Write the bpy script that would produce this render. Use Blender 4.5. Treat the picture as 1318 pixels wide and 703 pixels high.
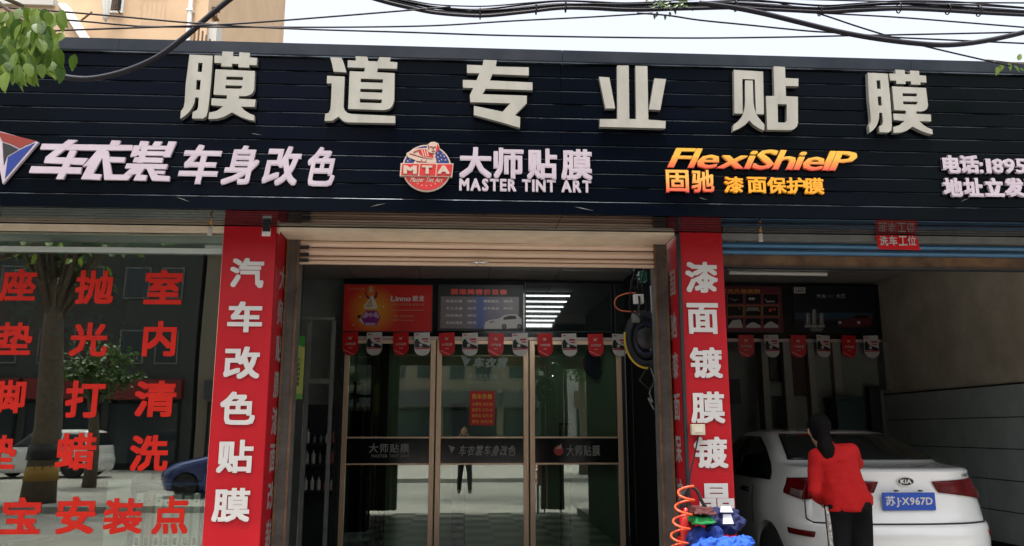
import bpy, bmesh, math, random
from mathutils import Vector, Matrix, noise
random.seed(7)
S = bpy.context.scene
for o in list(bpy.data.objects): bpy.data.objects.remove(o)
COL = S.collection
R = math.radians

# ---------------------------------------------------------------- camera
EYE = Vector((0, 0, 1.45))
YAW, PITCH, FPX = R(3.27), R(10.97), 1048.0
cd = bpy.data.cameras.new('camera'); cam = bpy.data.objects.new('camera', cd); COL.objects.link(cam)
cam.location = EYE; cam.rotation_euler = (math.pi/2 + PITCH, 0, -YAW)
cd.sensor_width = 36; cd.lens = 36*FPX/1318; cd.clip_start = .02; cd.clip_end = 1200
S.camera = cam
# ---------------------------------------------------------------- sky, sun, exposure
SUN_EL, SUN_AZ = R(77), R(200)
w = bpy.data.worlds.new('World'); S.world = w; w.use_nodes = True
nt = w.node_tree; bg = nt.nodes['Background']
sky = nt.nodes.new('ShaderNodeTexSky'); sky.sky_type = 'NISHITA'; sky.sun_disc = False
sky.sun_elevation = SUN_EL; sky.sun_rotation = SUN_AZ
sky.air_density = 1.0; sky.dust_density = 7.0; sky.ozone_density = 1.0
hs = nt.nodes.new('ShaderNodeHueSaturation'); hs.inputs['Saturation'].default_value = .38; hs.inputs['Value'].default_value = 1.85   # hazy white sky
nt.links.new(sky.outputs[0], hs.inputs['Color']); nt.links.new(hs.outputs[0], bg.inputs[0]); bg.inputs[1].default_value = .15
ld = bpy.data.lights.new('sun', 'SUN'); ld.energy = 2.3; ld.angle = R(.5); ld.color = (1, .95, .87)
sun = bpy.data.objects.new('sun', ld); COL.objects.link(sun)
sd = Vector((math.sin(SUN_AZ)*math.cos(SUN_EL), math.cos(SUN_AZ)*math.cos(SUN_EL), math.sin(SUN_EL)))
sun.rotation_euler = sd.to_track_quat('Z', 'Y').to_euler(); sun.location = (0, -5, 30)
S.view_settings.view_transform = 'Standard'; S.view_settings.look = 'None'
S.view_settings.gamma = 1; S.view_settings.use_curve_mapping = False
S.view_settings.exposure = .5
S.render.engine = 'CYCLES'
S.cycles.use_denoising = True
S.cycles.max_bounces = 7; S.cycles.transparent_max_bounces = 24; S.cycles.glossy_bounces = 4
S.cycles.caustics_reflective = False; S.cycles.caustics_refractive = False

# ---------------------------------------------------------------- helpers
cy, sy, cp, sp = math.cos(YAW), math.sin(YAW), math.cos(PITCH), math.sin(PITCH)
FW = Vector((sy*cp, cy*cp, sp)); RT = Vector((cy, -sy, 0)); UP = RT.cross(FW)
def _ray(px, py): return FW + RT*((px-659)/FPX) - UP*((py-351.5)/FPX)
def at(px, py, Y):                       # point of the plane y = Y seen at that place of the photograph
    d = _ray(px, py); return EYE + d*(Y/d.y)
def atx(px, py, X):
    d = _ray(px, py); return EYE + d*(X/d.x)
def atz(px, py, Z):
    d = _ray(px, py); return EYE + d*((Z-EYE.z)/d.z)
def rect(x0, x1, y0, y1, Y):             # photo box -> (X0, X1, Z0, Z1) on the plane
    ym, xm = (y0+y1)/2, (x0+x1)/2
    return at(x0, ym, Y).x, at(x1, ym, Y).x, at(xm, y1, Y).z, at(xm, y0, Y).z

WL = {}
def origin(o): return WL.get(o.name, Vector((0, 0, 0))) if o else Vector((0, 0, 0))
def thing(name, label, cat, loc, group=None):
    o = bpy.data.objects.new(name, None); COL.objects.link(o)
    o.location = loc; WL[o.name] = Vector(loc); o.empty_display_size = .1
    o['label'] = label; o['category'] = cat
    if group: o['group'] = group
    return o
def tag(o, label=None, cat=None, group=None, kind=None):
    for k, v in (('label', label), ('category', cat), ('group', group), ('kind', kind)):
        if v: o[k] = v
    return o
def newobj(name, verts, faces, mat, parent=None, smooth=False, loc=None, bevel=0, midx=None):
    if parent is not None: L = origin(parent)
    elif loc is not None: L = Vector(loc)
    else:
        xs = [v[0] for v in verts]; ys = [v[1] for v in verts]; zs = [v[2] for v in verts]
        L = Vector(((min(xs)+max(xs))/2, (min(ys)+max(ys))/2, min(zs)))
    me = bpy.data.meshes.new(name)
    me.from_pydata([(v[0]-L.x, v[1]-L.y, v[2]-L.z) for v in verts], [], faces)
    for m in (mat if isinstance(mat, (list, tuple)) else [mat]): me.materials.append(m)
    if midx: me.polygons.foreach_set('material_index', midx)
    if smooth: me.polygons.foreach_set('use_smooth', [True]*len(me.polygons))
    me.update()
    o = bpy.data.objects.new(name, me); COL.objects.link(o)
    if parent is not None: o.parent = parent; WL[o.name] = L
    else: o.location = L; WL[o.name] = L
    if bevel:
        b = o.modifiers.new('bevel', 'BEVEL'); b.width = bevel; b.segments = 2; b.limit_method = 'ANGLE'
    return o
class MB:
    def __init__(s): s.v = []; s.f = []
    def add(s, vs, fs):
        n = len(s.v); s.v += [tuple(v) for v in vs]; s.f += [tuple(i+n for i in f) for f in fs]; return s
    def hexa(s, p): return s.add(p, [(0,3,2,1),(4,5,6,7),(0,1,5,4),(1,2,6,5),(2,3,7,6),(3,0,4,7)])
    def box(s, x0, x1, y0, y1, z0, z1):
        return s.hexa([(x0,y0,z0),(x1,y0,z0),(x1,y1,z0),(x0,y1,z0),(x0,y0,z1),(x1,y0,z1),(x1,y1,z1),(x0,y1,z1)])
    def obox(s, M, sx, sy_, sz):
        return s.hexa([M @ Vector(p) for p in [(-sx,-sy_,-sz),(sx,-sy_,-sz),(sx,sy_,-sz),(-sx,sy_,-sz),(-sx,-sy_,sz),(sx,-sy_,sz),(sx,sy_,sz),(-sx,sy_,sz)]])
    def prism(s, pts, d):                # planar outline pushed along d
        n = len(pts); d = Vector(d)
        vs = [Vector(p) for p in pts] + [Vector(p)+d for p in pts]
        return s.add(vs, [tuple(range(n)), tuple(range(2*n-1, n-1, -1))] + [(i, i+n, (i+1) % n + n, (i+1) % n) for i in range(n)])
    def tube(s, pts, r, n=8, closed=False):
        pts = [Vector(p) for p in pts]; m = len(pts); vs = []; rr = r if isinstance(r, (list, tuple)) else [r]*m
        up = None
        for i, p in enumerate(pts):
            if closed: t = pts[(i+1) % m]-pts[i-1]
            else: t = pts[min(i+1, m-1)]-pts[max(i-1, 0)]
            t.normalize()
            if up is None: up = Vector((0, 0, 1)) if abs(t.z) < .9 else Vector((1, 0, 0))
            a = t.cross(up)
            if a.length < 1e-5: a = t.cross(Vector((0, 1, .3)))
            a.normalize(); b = a.cross(t).normalized(); up = b
            for k in range(n):
                c = 2*math.pi*k/n; vs.append(p + a*(math.cos(c)*rr[i]) + b*(math.sin(c)*rr[i]))
        fs = []
        for i in range(m if closed else m-1):
            j = (i+1) % m
            for k in range(n): fs.append((i*n+k, i*n+(k+1) % n, j*n+(k+1) % n, j*n+k))
        if not closed: fs += [tuple(range(n-1, -1, -1)), tuple(range((m-1)*n, m*n))]
        return s.add(vs, fs)
    def cyl(s, p, q, r0, r1=None, n=16): return s.tube([p, q], [r0, r0 if r1 is None else r1], n)
    def lathe(s, c, prof, n=24, M=None):
        vs = []
        for r, z in prof:
            for k in range(n):
                a = 2*math.pi*k/n; p = Vector((r*math.cos(a), r*math.sin(a), z))
                vs.append((M @ p if M else p) + Vector(c))
        m = len(prof)
        fs = [(i*n+k, i*n+(k+1) % n, (i+1)*n+(k+1) % n, (i+1)*n+k) for i in range(m-1) for k in range(n)]
        fs += [tuple(range(n-1, -1, -1)), tuple(range((m-1)*n, m*n))]
        return s.add(vs, fs)
    def ball(s, c, r, n=16, m=10, M=None):
        c = Vector(c); r = (r, r, r) if not isinstance(r, (tuple, list)) else r
        vs = []
        for i in range(m+1):
            t = math.pi*i/m
            for k in range(n):
                a = 2*math.pi*k/n
                p = Vector((r[0]*math.sin(t)*math.cos(a), r[1]*math.sin(t)*math.sin(a), r[2]*math.cos(t)))
                vs.append(c + (M @ p if M else p))
        return s.add(vs, [(i*n+k, (i+1)*n+k, (i+1)*n+(k+1) % n, i*n+(k+1) % n) for i in range(m) for k in range(n)])
    def grid(s, fn, nu, nv):
        vs = [fn(i/nu, j/nv) for j in range(nv+1) for i in range(nu+1)]
        return s.add(vs, [(j*(nu+1)+i, j*(nu+1)+i+1, (j+1)*(nu+1)+i+1, (j+1)*(nu+1)+i) for j in range(nv) for i in range(nu)])
    def build(s, name, mat, parent=None, smooth=False, **k): return newobj(name, s.v, s.f, mat, parent, smooth, **k)
def bx(name, mat, parent, x0, x1, y0, y1, z0, z1, **k): return MB().box(x0, x1, y0, y1, z0, z1).build(name, mat, parent, **k)

def remesh(blobs, name, mat, parent, voxel=.01, smooth=4, dec=1.0, disp=None, loc=None):
    o = blobs.build(name, mat, None, loc=(0, 0, 0))
    m = o.modifiers.new('r', 'REMESH'); m.mode = 'VOXEL'; m.voxel_size = voxel; m.use_smooth_shade = True
    if smooth:
        m2 = o.modifiers.new('s', 'SMOOTH'); m2.factor = .5; m2.iterations = smooth
    if dec < 1: m3 = o.modifiers.new('d', 'DECIMATE'); m3.ratio = dec
    dg = bpy.context.evaluated_depsgraph_get()
    me = bpy.data.meshes.new_from_object(o.evaluated_get(dg)); me.name = name
    bpy.data.objects.remove(o)
    vs = [v.co.copy() for v in me.vertices]
    if disp: vs = [disp(v) for v in vs]
    fs = [tuple(p.vertices) for p in me.polygons]
    bpy.data.meshes.remove(me)
    return newobj(name, vs, fs, mat, parent, True, loc=loc)

# ---------------------------------------------------------------- materials
MAT = {}
def mat(name, col, rough=.6, metal=0, col2=None, nscale=3.0, bump=0, bscale=40, emit=0, spec=.5, coat=0, trans=0, stretch=None, lo=.35, hi=.65):
    if name in MAT: return MAT[name]
    m = bpy.data.materials.new(name); m.use_nodes = True; t = m.node_tree; p = t.nodes['Principled BSDF']
    p.inputs['Base Color'].default_value = (*col, 1); p.inputs['Roughness'].default_value = rough
    p.inputs['Metallic'].default_value = metal; p.inputs['Specular IOR Level'].default_value = spec
    p.inputs['Coat Weight'].default_value = coat
    if emit: p.inputs['Emission Color'].default_value = (*col, 1); p.inputs['Emission Strength'].default_value = emit
    tc = None
    def coord(sc):
        tc = t.nodes.new('ShaderNodeTexCoord'); mp = t.nodes.new('ShaderNodeMapping')
        t.links.new(tc.outputs['Object'], mp.inputs[0])
        if stretch: mp.inputs['Scale'].default_value = stretch
        n = t.nodes.new('ShaderNodeTexNoise'); n.inputs['Scale'].default_value = sc; n.inputs['Detail'].default_value = 6
        n.inputs['Roughness'].default_value = .62
        t.links.new(mp.outputs[0], n.inputs[0]); return n
    if col2:
        n = coord(nscale); r = t.nodes.new('ShaderNodeValToRGB')
        r.color_ramp.elements[0].position = lo; r.color_ramp.elements[0].color = (*col, 1)
        r.color_ramp.elements[1].position = hi; r.color_ramp.elements[1].color = (*col2, 1)
        t.links.new(n.outputs[0], r.inputs[0]); t.links.new(r.outputs[0], p.inputs['Base Color'])
        rr = t.nodes.new('ShaderNodeMapRange'); rr.inputs[3].default_value = max(0, rough-.07); rr.inputs[4].default_value = min(1, rough+.1)
        t.links.new(n.outputs[0], rr.inputs[0]); t.links.new(rr.outputs[0], p.inputs['Roughness'])
    if bump:
        n = coord(bscale); b = t.nodes.new('ShaderNodeBump'); b.inputs['Strength'].default_value = bump; b.inputs['Distance'].default_value = .01
        t.links.new(n.outputs[0], b.inputs['Height']); t.links.new(b.outputs[0], p.inputs['Normal'])
    MAT[name] = m; return m
def glassmat(name, tint, refl, ior=1.5, rough=0.0):
    m = bpy.data.materials.new(name); m.use_nodes = True; t = m.node_tree; t.nodes.clear()
    o = t.nodes.new('ShaderNodeOutputMaterial'); mx = t.nodes.new('ShaderNodeMixShader')
    tr = t.nodes.new('ShaderNodeBsdfTransparent'); gl = t.nodes.new('ShaderNodeBsdfGlossy')
    fr = t.nodes.new('ShaderNodeFresnel'); fr.inputs[0].default_value = ior
    mr = t.nodes.new('ShaderNodeMapRange'); mr.inputs[1].default_value = .04; mr.inputs[2].default_value = 1
    mr.inputs[3].default_value = refl; mr.inputs[4].default_value = 1
    tr.inputs[0].default_value = (*tint, 1); gl.inputs[0].default_value = (.98, 1, .93, 1); gl.inputs[1].default_value = rough
    # faint waviness of float glass
    tc = t.nodes.new('ShaderNodeTexCoord'); n = t.nodes.new('ShaderNodeTexNoise'); n.inputs['Scale'].default_value = 1.1; n.inputs['Detail'].default_value = 1
    b = t.nodes.new('ShaderNodeBump'); b.inputs['Strength'].default_value = .06; b.inputs['Distance'].default_value = .02
    L = t.links.new
    L(tc.outputs['Object'], n.inputs[0]); L(n.outputs[0], b.inputs['Height']); L(b.outputs[0], gl.inputs['Normal'])
    L(fr.outputs[0], mr.inputs[0]); L(mr.outputs[0], mx.inputs[0]); L(tr.outputs[0], mx.inputs[1]); L(gl.outputs[0], mx.inputs[2]); L(mx.outputs[0], o.inputs[0])
    MAT[name] = m; return m
def gradmat(name, z0, z1, c0, c1, axis=2, rough=.35):
    m = bpy.data.materials.new(name); m.use_nodes = True; t = m.node_tree; p = t.nodes['Principled BSDF']
    g = t.nodes.new('ShaderNodeNewGeometry'); s = t.nodes.new('ShaderNodeSeparateXYZ'); mr = t.nodes.new('ShaderNodeMapRange'); r = t.nodes.new('ShaderNodeValToRGB')
    mr.inputs[1].default_value = z0; mr.inputs[2].default_value = z1
    r.color_ramp.elements[0].color = (*c0, 1); r.color_ramp.elements[1].color = (*c1, 1)
    r.color_ramp.elements[0].position = .0; r.color_ramp.elements[1].position = .62
    L = t.links.new; L(g.outputs['Position'], s.inputs[0]); L(s.outputs[axis], mr.inputs[0]); L(mr.outputs[0], r.inputs[0]); L(r.outputs[0], p.inputs['Base Color'])
    p.inputs['Roughness'].default_value = rough; MAT[name] = m; return m

m_panel = mat('black_panel', (.0010,.0022,.0075), .2, col2=(.0014,.0030,.0035), nscale=.45, bump=.02, bscale=3, spec=.05)
m_edge = mat('edge_glint', (.11,.13,.15), .25, spec=.6, metal=.6, col2=(.004,.005,.007), nscale=2.2, stretch=(1,4,9), lo=.45, hi=.58)  # lighter broken tone paints the sky glint along the board lips
m_soffit = mat('soffit_panel', (.012,.012,.015), .06, bump=.02, bscale=8, spec=.65)
m_cap = mat('cap_metal', (.006,.010,.018), .35, spec=.25, col2=(.022,.027,.036), nscale=2)
m_acr = mat('cream_acrylic', (.30,.29,.25), .5, spec=.3, col2=(.39,.375,.325), nscale=7, lo=.3, hi=.7, stretch=(1,1,.4))
m_acrs = mat('letter_side', (.17,.165,.145), .5)
m_white = mat('white_acrylic', (.45,.375,.43), .5, spec=.25, col2=(.50,.43,.48), nscale=5)
m_red = mat('red_banner', (.40,.003,.010), .42, spec=.35, col2=(.45,.005,.012), nscale=2, bump=.35, bscale=5, stretch=(1.6,1,.7))
m_reds = mat('red_side_banner', (.34,.004,.010), .5, spec=.2, col2=(.38,.006,.014), nscale=2, bump=.12, bscale=4)
m_print = mat('print_white', (.60,.57,.55), .55, spec=.3)
m_vinyl = mat('red_vinyl', (.52,.016,.006), .6, spec=.2, col2=(.42,.012,.006), nscale=5)
m_beam = mat('beige_painted_metal', (.78,.66,.50), .5, col2=(.66,.54,.40), nscale=6, bump=.05, bscale=20)
m_slat = mat('shutter_slat', (.74,.55,.42), .42, col2=(.66,.48,.36), nscale=3, bump=.05, bscale=12, stretch=(.3,1,4))
m_blue = mat('blue_slat', (.03,.12,.24), .35, col2=(.05,.17,.30), nscale=3)
m_rust = mat('rusty_bar', (.20,.11,.05), .8, col2=(.08,.04,.025), nscale=5, bump=.2, bscale=30)
m_grey = mat('grey_frame', (.20,.20,.19), .5, col2=(.14,.14,.13), nscale=6)
m_post = mat('concrete_post', (.11,.098,.085), .9, col2=(.06,.052,.046), nscale=5, bump=.2, bscale=30)
m_alu = mat('champagne_aluminium', (.92,.64,.45), .32, metal=.4, col2=(.85,.58,.40), nscale=8, stretch=(1,1,.15))
m_alu2 = mat('pale_aluminium', (.55,.60,.55), .4, metal=.4)
m_black = mat('matt_black', (.012,.012,.013), .5)
m_gblack = mat('gloss_black', (.008,.008,.009), .12)
m_nv = mat('navy_cloth', (.008,.015,.08), .8, bump=.4, bscale=40)
m_rub = mat('rubber', (.018,.018,.018), .75, bump=.1, bscale=80)
m_plaster = mat('bay_plaster', (.66,.58,.47), .9, col2=(.46,.40,.31), nscale=2.2, bump=.25, bscale=14)
m_tile = mat('bay_tile', (.48,.54,.52), .4, col2=(.38,.44,.43), nscale=3)
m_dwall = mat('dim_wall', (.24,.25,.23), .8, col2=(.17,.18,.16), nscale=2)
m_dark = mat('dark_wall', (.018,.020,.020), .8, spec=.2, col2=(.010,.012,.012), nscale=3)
m_vdark = mat('unlit_near_black', (.006,.007,.007), .9, spec=.1, col2=(.010,.010,.010), nscale=3)  # near-black colour stands in for the darkness inside the bays
m_ceil = mat('ceiling_panel', (.34,.32,.30), .7, col2=(.30,.28,.26), nscale=2)
m_tube = mat('tube_light', (.92,1,.97), .4, emit=13)
m_tubeoff = mat('tube_unlit', (.55,.53,.48), .4)
m_chrome = mat('chrome', (.75,.75,.77), .12, metal=1)
m_steel = mat('steel', (.45,.45,.45), .3, metal=.9)
m_cable = mat('cable', (.010,.009,.014), .5, spec=.25)
m_asph = mat('asphalt', (.17,.165,.155), .9, col2=(.23,.225,.21), nscale=.8, bump=.3, bscale=60)
m_pave = mat('pavement', (.30,.29,.27), .85, col2=(.22,.21,.195), nscale=1.5, bump=.2, bscale=40)
m_kerb = mat('kerb_stone', (.38,.37,.34), .85, col2=(.28,.27,.25), nscale=5)
m_earth = mat('ground', (.16,.15,.12), .95, col2=(.10,.10,.07), nscale=.3)
m_beige = mat('beige_render', (.66,.47,.30), .9, col2=(.58,.40,.25), nscale=.8, bump=.1, bscale=8)
m_beige2 = mat('pale_render', (.60,.58,.53), .9, col2=(.48,.46,.42), nscale=.7)
m_wht = mat('white_paint', (.78,.78,.76), .5)
m_bark = mat('bark', (.10,.075,.05), .95, col2=(.16,.13,.10), nscale=12, bump=.5, bscale=30)
m_card = mat('cardboard', (.36,.24,.13), .85, col2=(.30,.19,.10), nscale=4)
m_glow = mat('orange_hose', (.85,.10,.03), .35)
m_skin = mat('skin', (.52,.31,.21), .5, col2=(.46,.26,.17), nscale=6)
m_hair = mat('hair', (.006,.005,.005), .7, spec=.06, bump=.5, bscale=60, stretch=(1,1,.12))
m_jack = mat('red_jersey', (.42,.010,.010), .8, spec=.2, col2=(.34,.006,.007), nscale=5, bump=.35, bscale=14)
m_trou = mat('black_cloth', (.004,.004,.005), .95, spec=.15, col2=(.006,.006,.007), nscale=5, bump=.3, bscale=14)
m_paint = mat('white_car_paint', (.82,.82,.80), .18, coat=1.0, col2=(.78,.78,.76), nscale=1.2)
m_cglass = mat('car_glass', (.008,.012,.012), .05, spec=.6)
m_clens = mat('red_lens', (.14,.002,.004), .2, coat=.1, spec=.2, col2=(.07,.002,.003), nscale=9)
m_cclear = mat('clear_lens', (.13,.09,.085), .2, coat=.3)
m_plate = mat('blue_plate', (.012,.07,.42), .35)
m_tyre = mat('tyre', (.018,.018,.018), .85)
m_rim = mat('rim', (.45,.45,.46), .3, metal=.8)
g_shop = glassmat('shop_glass', (.86,.93,.89), .17)
g_door = glassmat('door_glass', (.80,.90,.82), .19)
g_gloss = mat('glossy_panel', (.012,.016,.016), .03, spec=1.0, metal=0, coat=1.0)
g_far = mat('far_glass', (.03,.04,.045), .1)

# ---------------------------------------------------------------- lettering
_G = {}
def raw(ch, deep):
    k = (ch, deep)
    if k in _G: return _G[k]
    c = bpy.data.curves.new('t', 'FONT'); c.body = ch; c.resolution_u = 2; c.extrude = .5 if deep else 0
    o = bpy.data.objects.new('t', c); me = bpy.data.meshes.new_from_object(o)
    vs = [tuple(v.co) for v in me.vertices]; fs = [tuple(p.vertices) for p in me.polygons]
    bpy.data.objects.remove(o); bpy.data.curves.remove(c); bpy.data.meshes.remove(me)
    _G[k] = (vs, fs); return _G[k]
OFF = {0: [(0, 0)], 4: [(-.7,-.7),(.7,-.7),(.7,.7),(-.7,.7)], 8: [(-.88,-.88),(.88,-.88),(.88,.88),(-.88,.88),(0,-.88),(.88,0),(0,.88),(-.88,0)]}
def front(Y): return (Vector((0, Y, 0)), Vector((1, 0, 0)), Vector((0, 0, 1)), Vector((0, -1, 0)))
def text(s, fr, rc, material, parent, name='character', bold=.03, depth=0, shear=0, copies=8, split=True, gap=.10, vert=False, label=None, step=.00025):
    """Writing laid on a plane: frame fr = (origin, right, up, out), rc = (u0, u1, v0, v1) in metres."""
    O, U, V, N = fr; deep = depth > .004; items = []; cur = 0; curv = 0
    for ch in s:
        if ch == ' ': cur += .32; continue
        vs, fs = raw(ch, deep)
        if not vs: continue
        x0 = min(v[0] for v in vs); x1 = max(v[0] for v in vs)
        if vert: items.append((vs, fs, -(x0+x1)/2, curv)); curv -= 1.12; continue
        if ord(ch) > 0x2e80: items.append((vs, fs, cur, 0)); cur += 1.09
        else: items.append((vs, fs, cur-x0, 0)); cur += x1-x0+gap
    if not bold: copies = 0
    ax = [v[0]+dx for vs, fs, dx, dy in items for v in vs]; ay = [v[1]+dy for vs, fs, dx, dy in items for v in vs]
    X0, X1, Y0, Y1 = min(ax)-bold, max(ax)+bold, min(ay)-bold, max(ay)+bold
    su = (rc[1]-rc[0]-abs(shear)*(rc[3]-rc[2]))/(X1-X0); sv = (rc[3]-rc[2])/(Y1-Y0)
    u0 = rc[0]
    res = []; acc = MB()
    for vs, fs, dx, dy in items:
        b = MB()
        for ci, (ox, oy) in enumerate(OFF[copies]):
            pts = []
            for v in vs:
                x = (v[0]+dx+ox*bold-X0)*su; y = (v[1]+dy+oy*bold-Y0)*sv
                dz = depth*(v[2]+.5) + ci*step if deep else depth + ci*step
                pts.append(O + U*(u0+x+shear*y) + V*(rc[2]+y) + N*dz)
            b.add(pts, fs)
        if split: res.append(b.build(name, material, parent))
        else: acc.add(b.v, b.f)
    if not split: res.append(acc.build(name, material, parent))
    if label:
        for o in res: o['label'] = label
    return res
def shape(polys, material, parent, name, to3, depth, side=None):
    """flat outlines with holes (list of loops), pushed out by depth; to3 maps outline units to the plane, last arg is depth"""
    c = bpy.data.curves.new('s', 'CURVE'); c.dimensions = '2D'; c.fill_mode = 'BOTH'; c.extrude = .5
    for lp in polys:
        sp_ = c.splines.new('POLY'); sp_.points.add(len(lp)-1); sp_.use_cyclic_u = True
        for i, (x, y) in enumerate(lp): sp_.points[i].co = (x/100, -y/100, 0, 1)
    o = bpy.data.objects.new('s', c); me = bpy.data.meshes.new_from_object(o)
    vs = [to3(v.co.x*100, -v.co.y*100, (v.co.z+.5)*depth) for v in me.vertices]
    fs = []; mi = []
    for p in me.polygons:
        fs.append(tuple(p.vertices)); mi.append(0 if abs(p.normal.z) > .5 else 1)
    bpy.data.objects.remove(o); bpy.data.curves.remove(c); bpy.data.meshes.remove(me)
    return newobj(name, vs, fs, [material, side] if side else material, parent, midx=mi if side else None)

# ================================================================ THE GROUND
def sheet(name, m, x0, x1, y0, y1, z):
    return tag(newobj(name, [(x0,y0,z),(x1,y0,z),(x1,y1,z),(x0,y1,z)], [(0,1,2,3)], m, loc=(0,0,0)), kind='structure')
sheet('ground', m_earth, -500, 500, -500, 500, -.36)
sheet('road', m_asph, -60, 60, -7.5, 1.6, -.34)
tag(MB().box(-60, 60, 1.75, 5.55, -.358, -.2).build('near_pavement', m_pave, loc=(0,0,0)), kind='structure')
tag(MB().box(-60, 60, -26, -7.65, -.358, -.2).build('far_pavement', m_pave, loc=(0,0,0)), kind='structure')
for k, (a, b_) in enumerate(((1.6, 1.748), (-7.648, -7.5))):
    kb = tag(bpy.data.objects.new('near_kerb' if k == 0 else 'far_kerb', None), kind='structure'); COL.objects.link(kb)
    for i in range(24): MB().box(-12+i+.004, -11+i-.004, a, b_, -.35, -.196).build('kerb_stone', m_kerb, kb)
# checker floor of the shop
def checker():
    m = mat('floor_tiles', (.30,.29,.27), .25); t = m.node_tree; p = t.nodes['Principled BSDF']
    tc = t.nodes.new('ShaderNodeTexCoord'); ck = t.nodes.new('ShaderNodeTexChecker'); ck.inputs['Scale'].default_value = 2.2
    ck.inputs[1].default_value = (.24,.235,.21,1); ck.inputs[2].default_value = (.05,.05,.05,1)
    t.links.new(tc.outputs['Object'], ck.inputs[0]); t.links.new(ck.outputs[0], p.inputs['Base Color']); return m
tag(MB().box(-6.5, 2.178, 5.55, 12.2, -.358, -.12).build('shop_floor', checker(), loc=(0,0,-.03)), kind='structure')
tag(MB().box(2.18, 6.5, 5.75, 12.2, -.358, 0).build('wash_bay_floor', m_pave, loc=(0,0,0)), kind='structure')

# ================================================================ THE SHOP BUILDING
Z0 = 2.9                                         # level of the soffit
shop = thing('shop_building', 'single storey shop behind the long black fascia, three open bays', 'building', (0, 8, 0))
def sb(name, m, *a, **k): return bx(name, m, shop, *a, **k)
sb('roof', m_dark, -6.5, 6.5, 5.52, 12.2, 3.78, 3.9)
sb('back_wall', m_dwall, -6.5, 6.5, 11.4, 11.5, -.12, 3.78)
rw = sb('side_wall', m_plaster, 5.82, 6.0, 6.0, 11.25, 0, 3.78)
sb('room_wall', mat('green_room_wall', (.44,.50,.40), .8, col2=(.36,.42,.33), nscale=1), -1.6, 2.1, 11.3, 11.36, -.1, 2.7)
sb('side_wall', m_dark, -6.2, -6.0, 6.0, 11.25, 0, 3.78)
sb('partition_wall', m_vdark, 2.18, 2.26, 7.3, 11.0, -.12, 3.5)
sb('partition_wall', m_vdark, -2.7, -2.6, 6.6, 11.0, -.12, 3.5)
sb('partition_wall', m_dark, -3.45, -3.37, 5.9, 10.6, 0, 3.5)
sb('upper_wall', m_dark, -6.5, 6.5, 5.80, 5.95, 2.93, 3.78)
sb('lintel_board', m_beam, -6.4, -1.36, 5.80, 5.86, 2.855, 2.895)
sb('lintel_board', m_beam, -1.355, 1.54, 5.80, 6.12, 2.872, 2.895)
sb('lintel_board', m_grey, 1.91, 6.0, 5.80, 5.86, 2.853, 2.895)
# tiled lower half of the right bay wall
for r_, (za, zb) in enumerate(((.27,.60),(.606,.927),(.933,1.258),(1.264,1.592),(1.598,1.935))):
    for c_ in range(7):
        ya = 6.02+c_*.75 - (r_ % 2)*.0
        sb('wall_tile', m_tile, 5.806+random.uniform(0,.003), 5.819, ya, min(ya+.740, 11.24), za+.002, zb-.004)
sb('tile_grout', m_black, 5.8193, 5.8199, 6.02, 11.24, .2, 1.945)
sb('tile_trim', m_black, 5.80, 5.819, 6.02, 11.24, 1.938, 1.95)
# suspended ceiling: panels with recessed joints
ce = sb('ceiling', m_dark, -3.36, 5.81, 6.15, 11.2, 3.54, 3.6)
for i in range(10):
    for j in range(6):
        xa = -3.35+i*.915; ya = 6.2+j*.83
        bx('ceiling_panel', m_ceil, ce, xa, xa+.905, ya, ya+.82, 3.5+random.uniform(0,.004), 3.539)
# ribbed glossy soffit boards
for i in range(6):
    ya = 5.362+i*.0725
    for xa, xb in ((-6.4, .648), (.652, 6.4)):
        MB().prism([(xa,ya,2.90),(xa,ya+.060,2.90),(xa,ya+.0640,2.912),(xa,ya+.0725,2.912),(xa,ya+.0725,2.93),(xa,ya,2.93)], (xb-xa,0,0)).build('soffit_board', m_soffit, shop)
# back header carrying the display panels
YB = 11.0
sb('header_frame', m_gblack, -1.66, 5.80, YB, YB+.12, 2.70, 3.48)
sb('header_rail', m_alu2 if 0 else mat('pinkish_rail', (.55,.42,.38), .4, metal=.3), -1.62, 5.78, YB-.015, YB+.05, 2.655, 2.698)
# right bay back wall with vertical posts and recesses
for px0, px1 in ((981,989),(1009,1019),(1041,1049),(1073,1083)):
    xa, xb = at(px0,480,YB).x, at(px1,480,YB).x
    sb('wall_post', mat('bay_post', (.27,.25,.21), .7), xa, xb, 10.98, 11.2, 0, 2.65)
for px0, px1, y0, y1, m_ in ((990,1008,440,490,m_gblack),(990,1008,492,510,m_dwall),(1020,1040,450,508,mat('maroon_panel',(.05,.012,.012),.6)),(1050,1072,440,560,m_dwall),(1084,1140,440,560,m_dwall),(1021,1040,510,560,m_dwall),(935,953,488,520,m_black)):
    a = rect(px0, px1, y0, y1, 11.1)
    sb('wall_panel', m_, a[0], a[1], 11.1, 11.16, a[2], a[3])
a = rect(1134,1141,437,480,10.98); sb('wall_post', m_grey, a[0], a[1], 10.9, 11.1, 2.0, 2.66)

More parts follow.
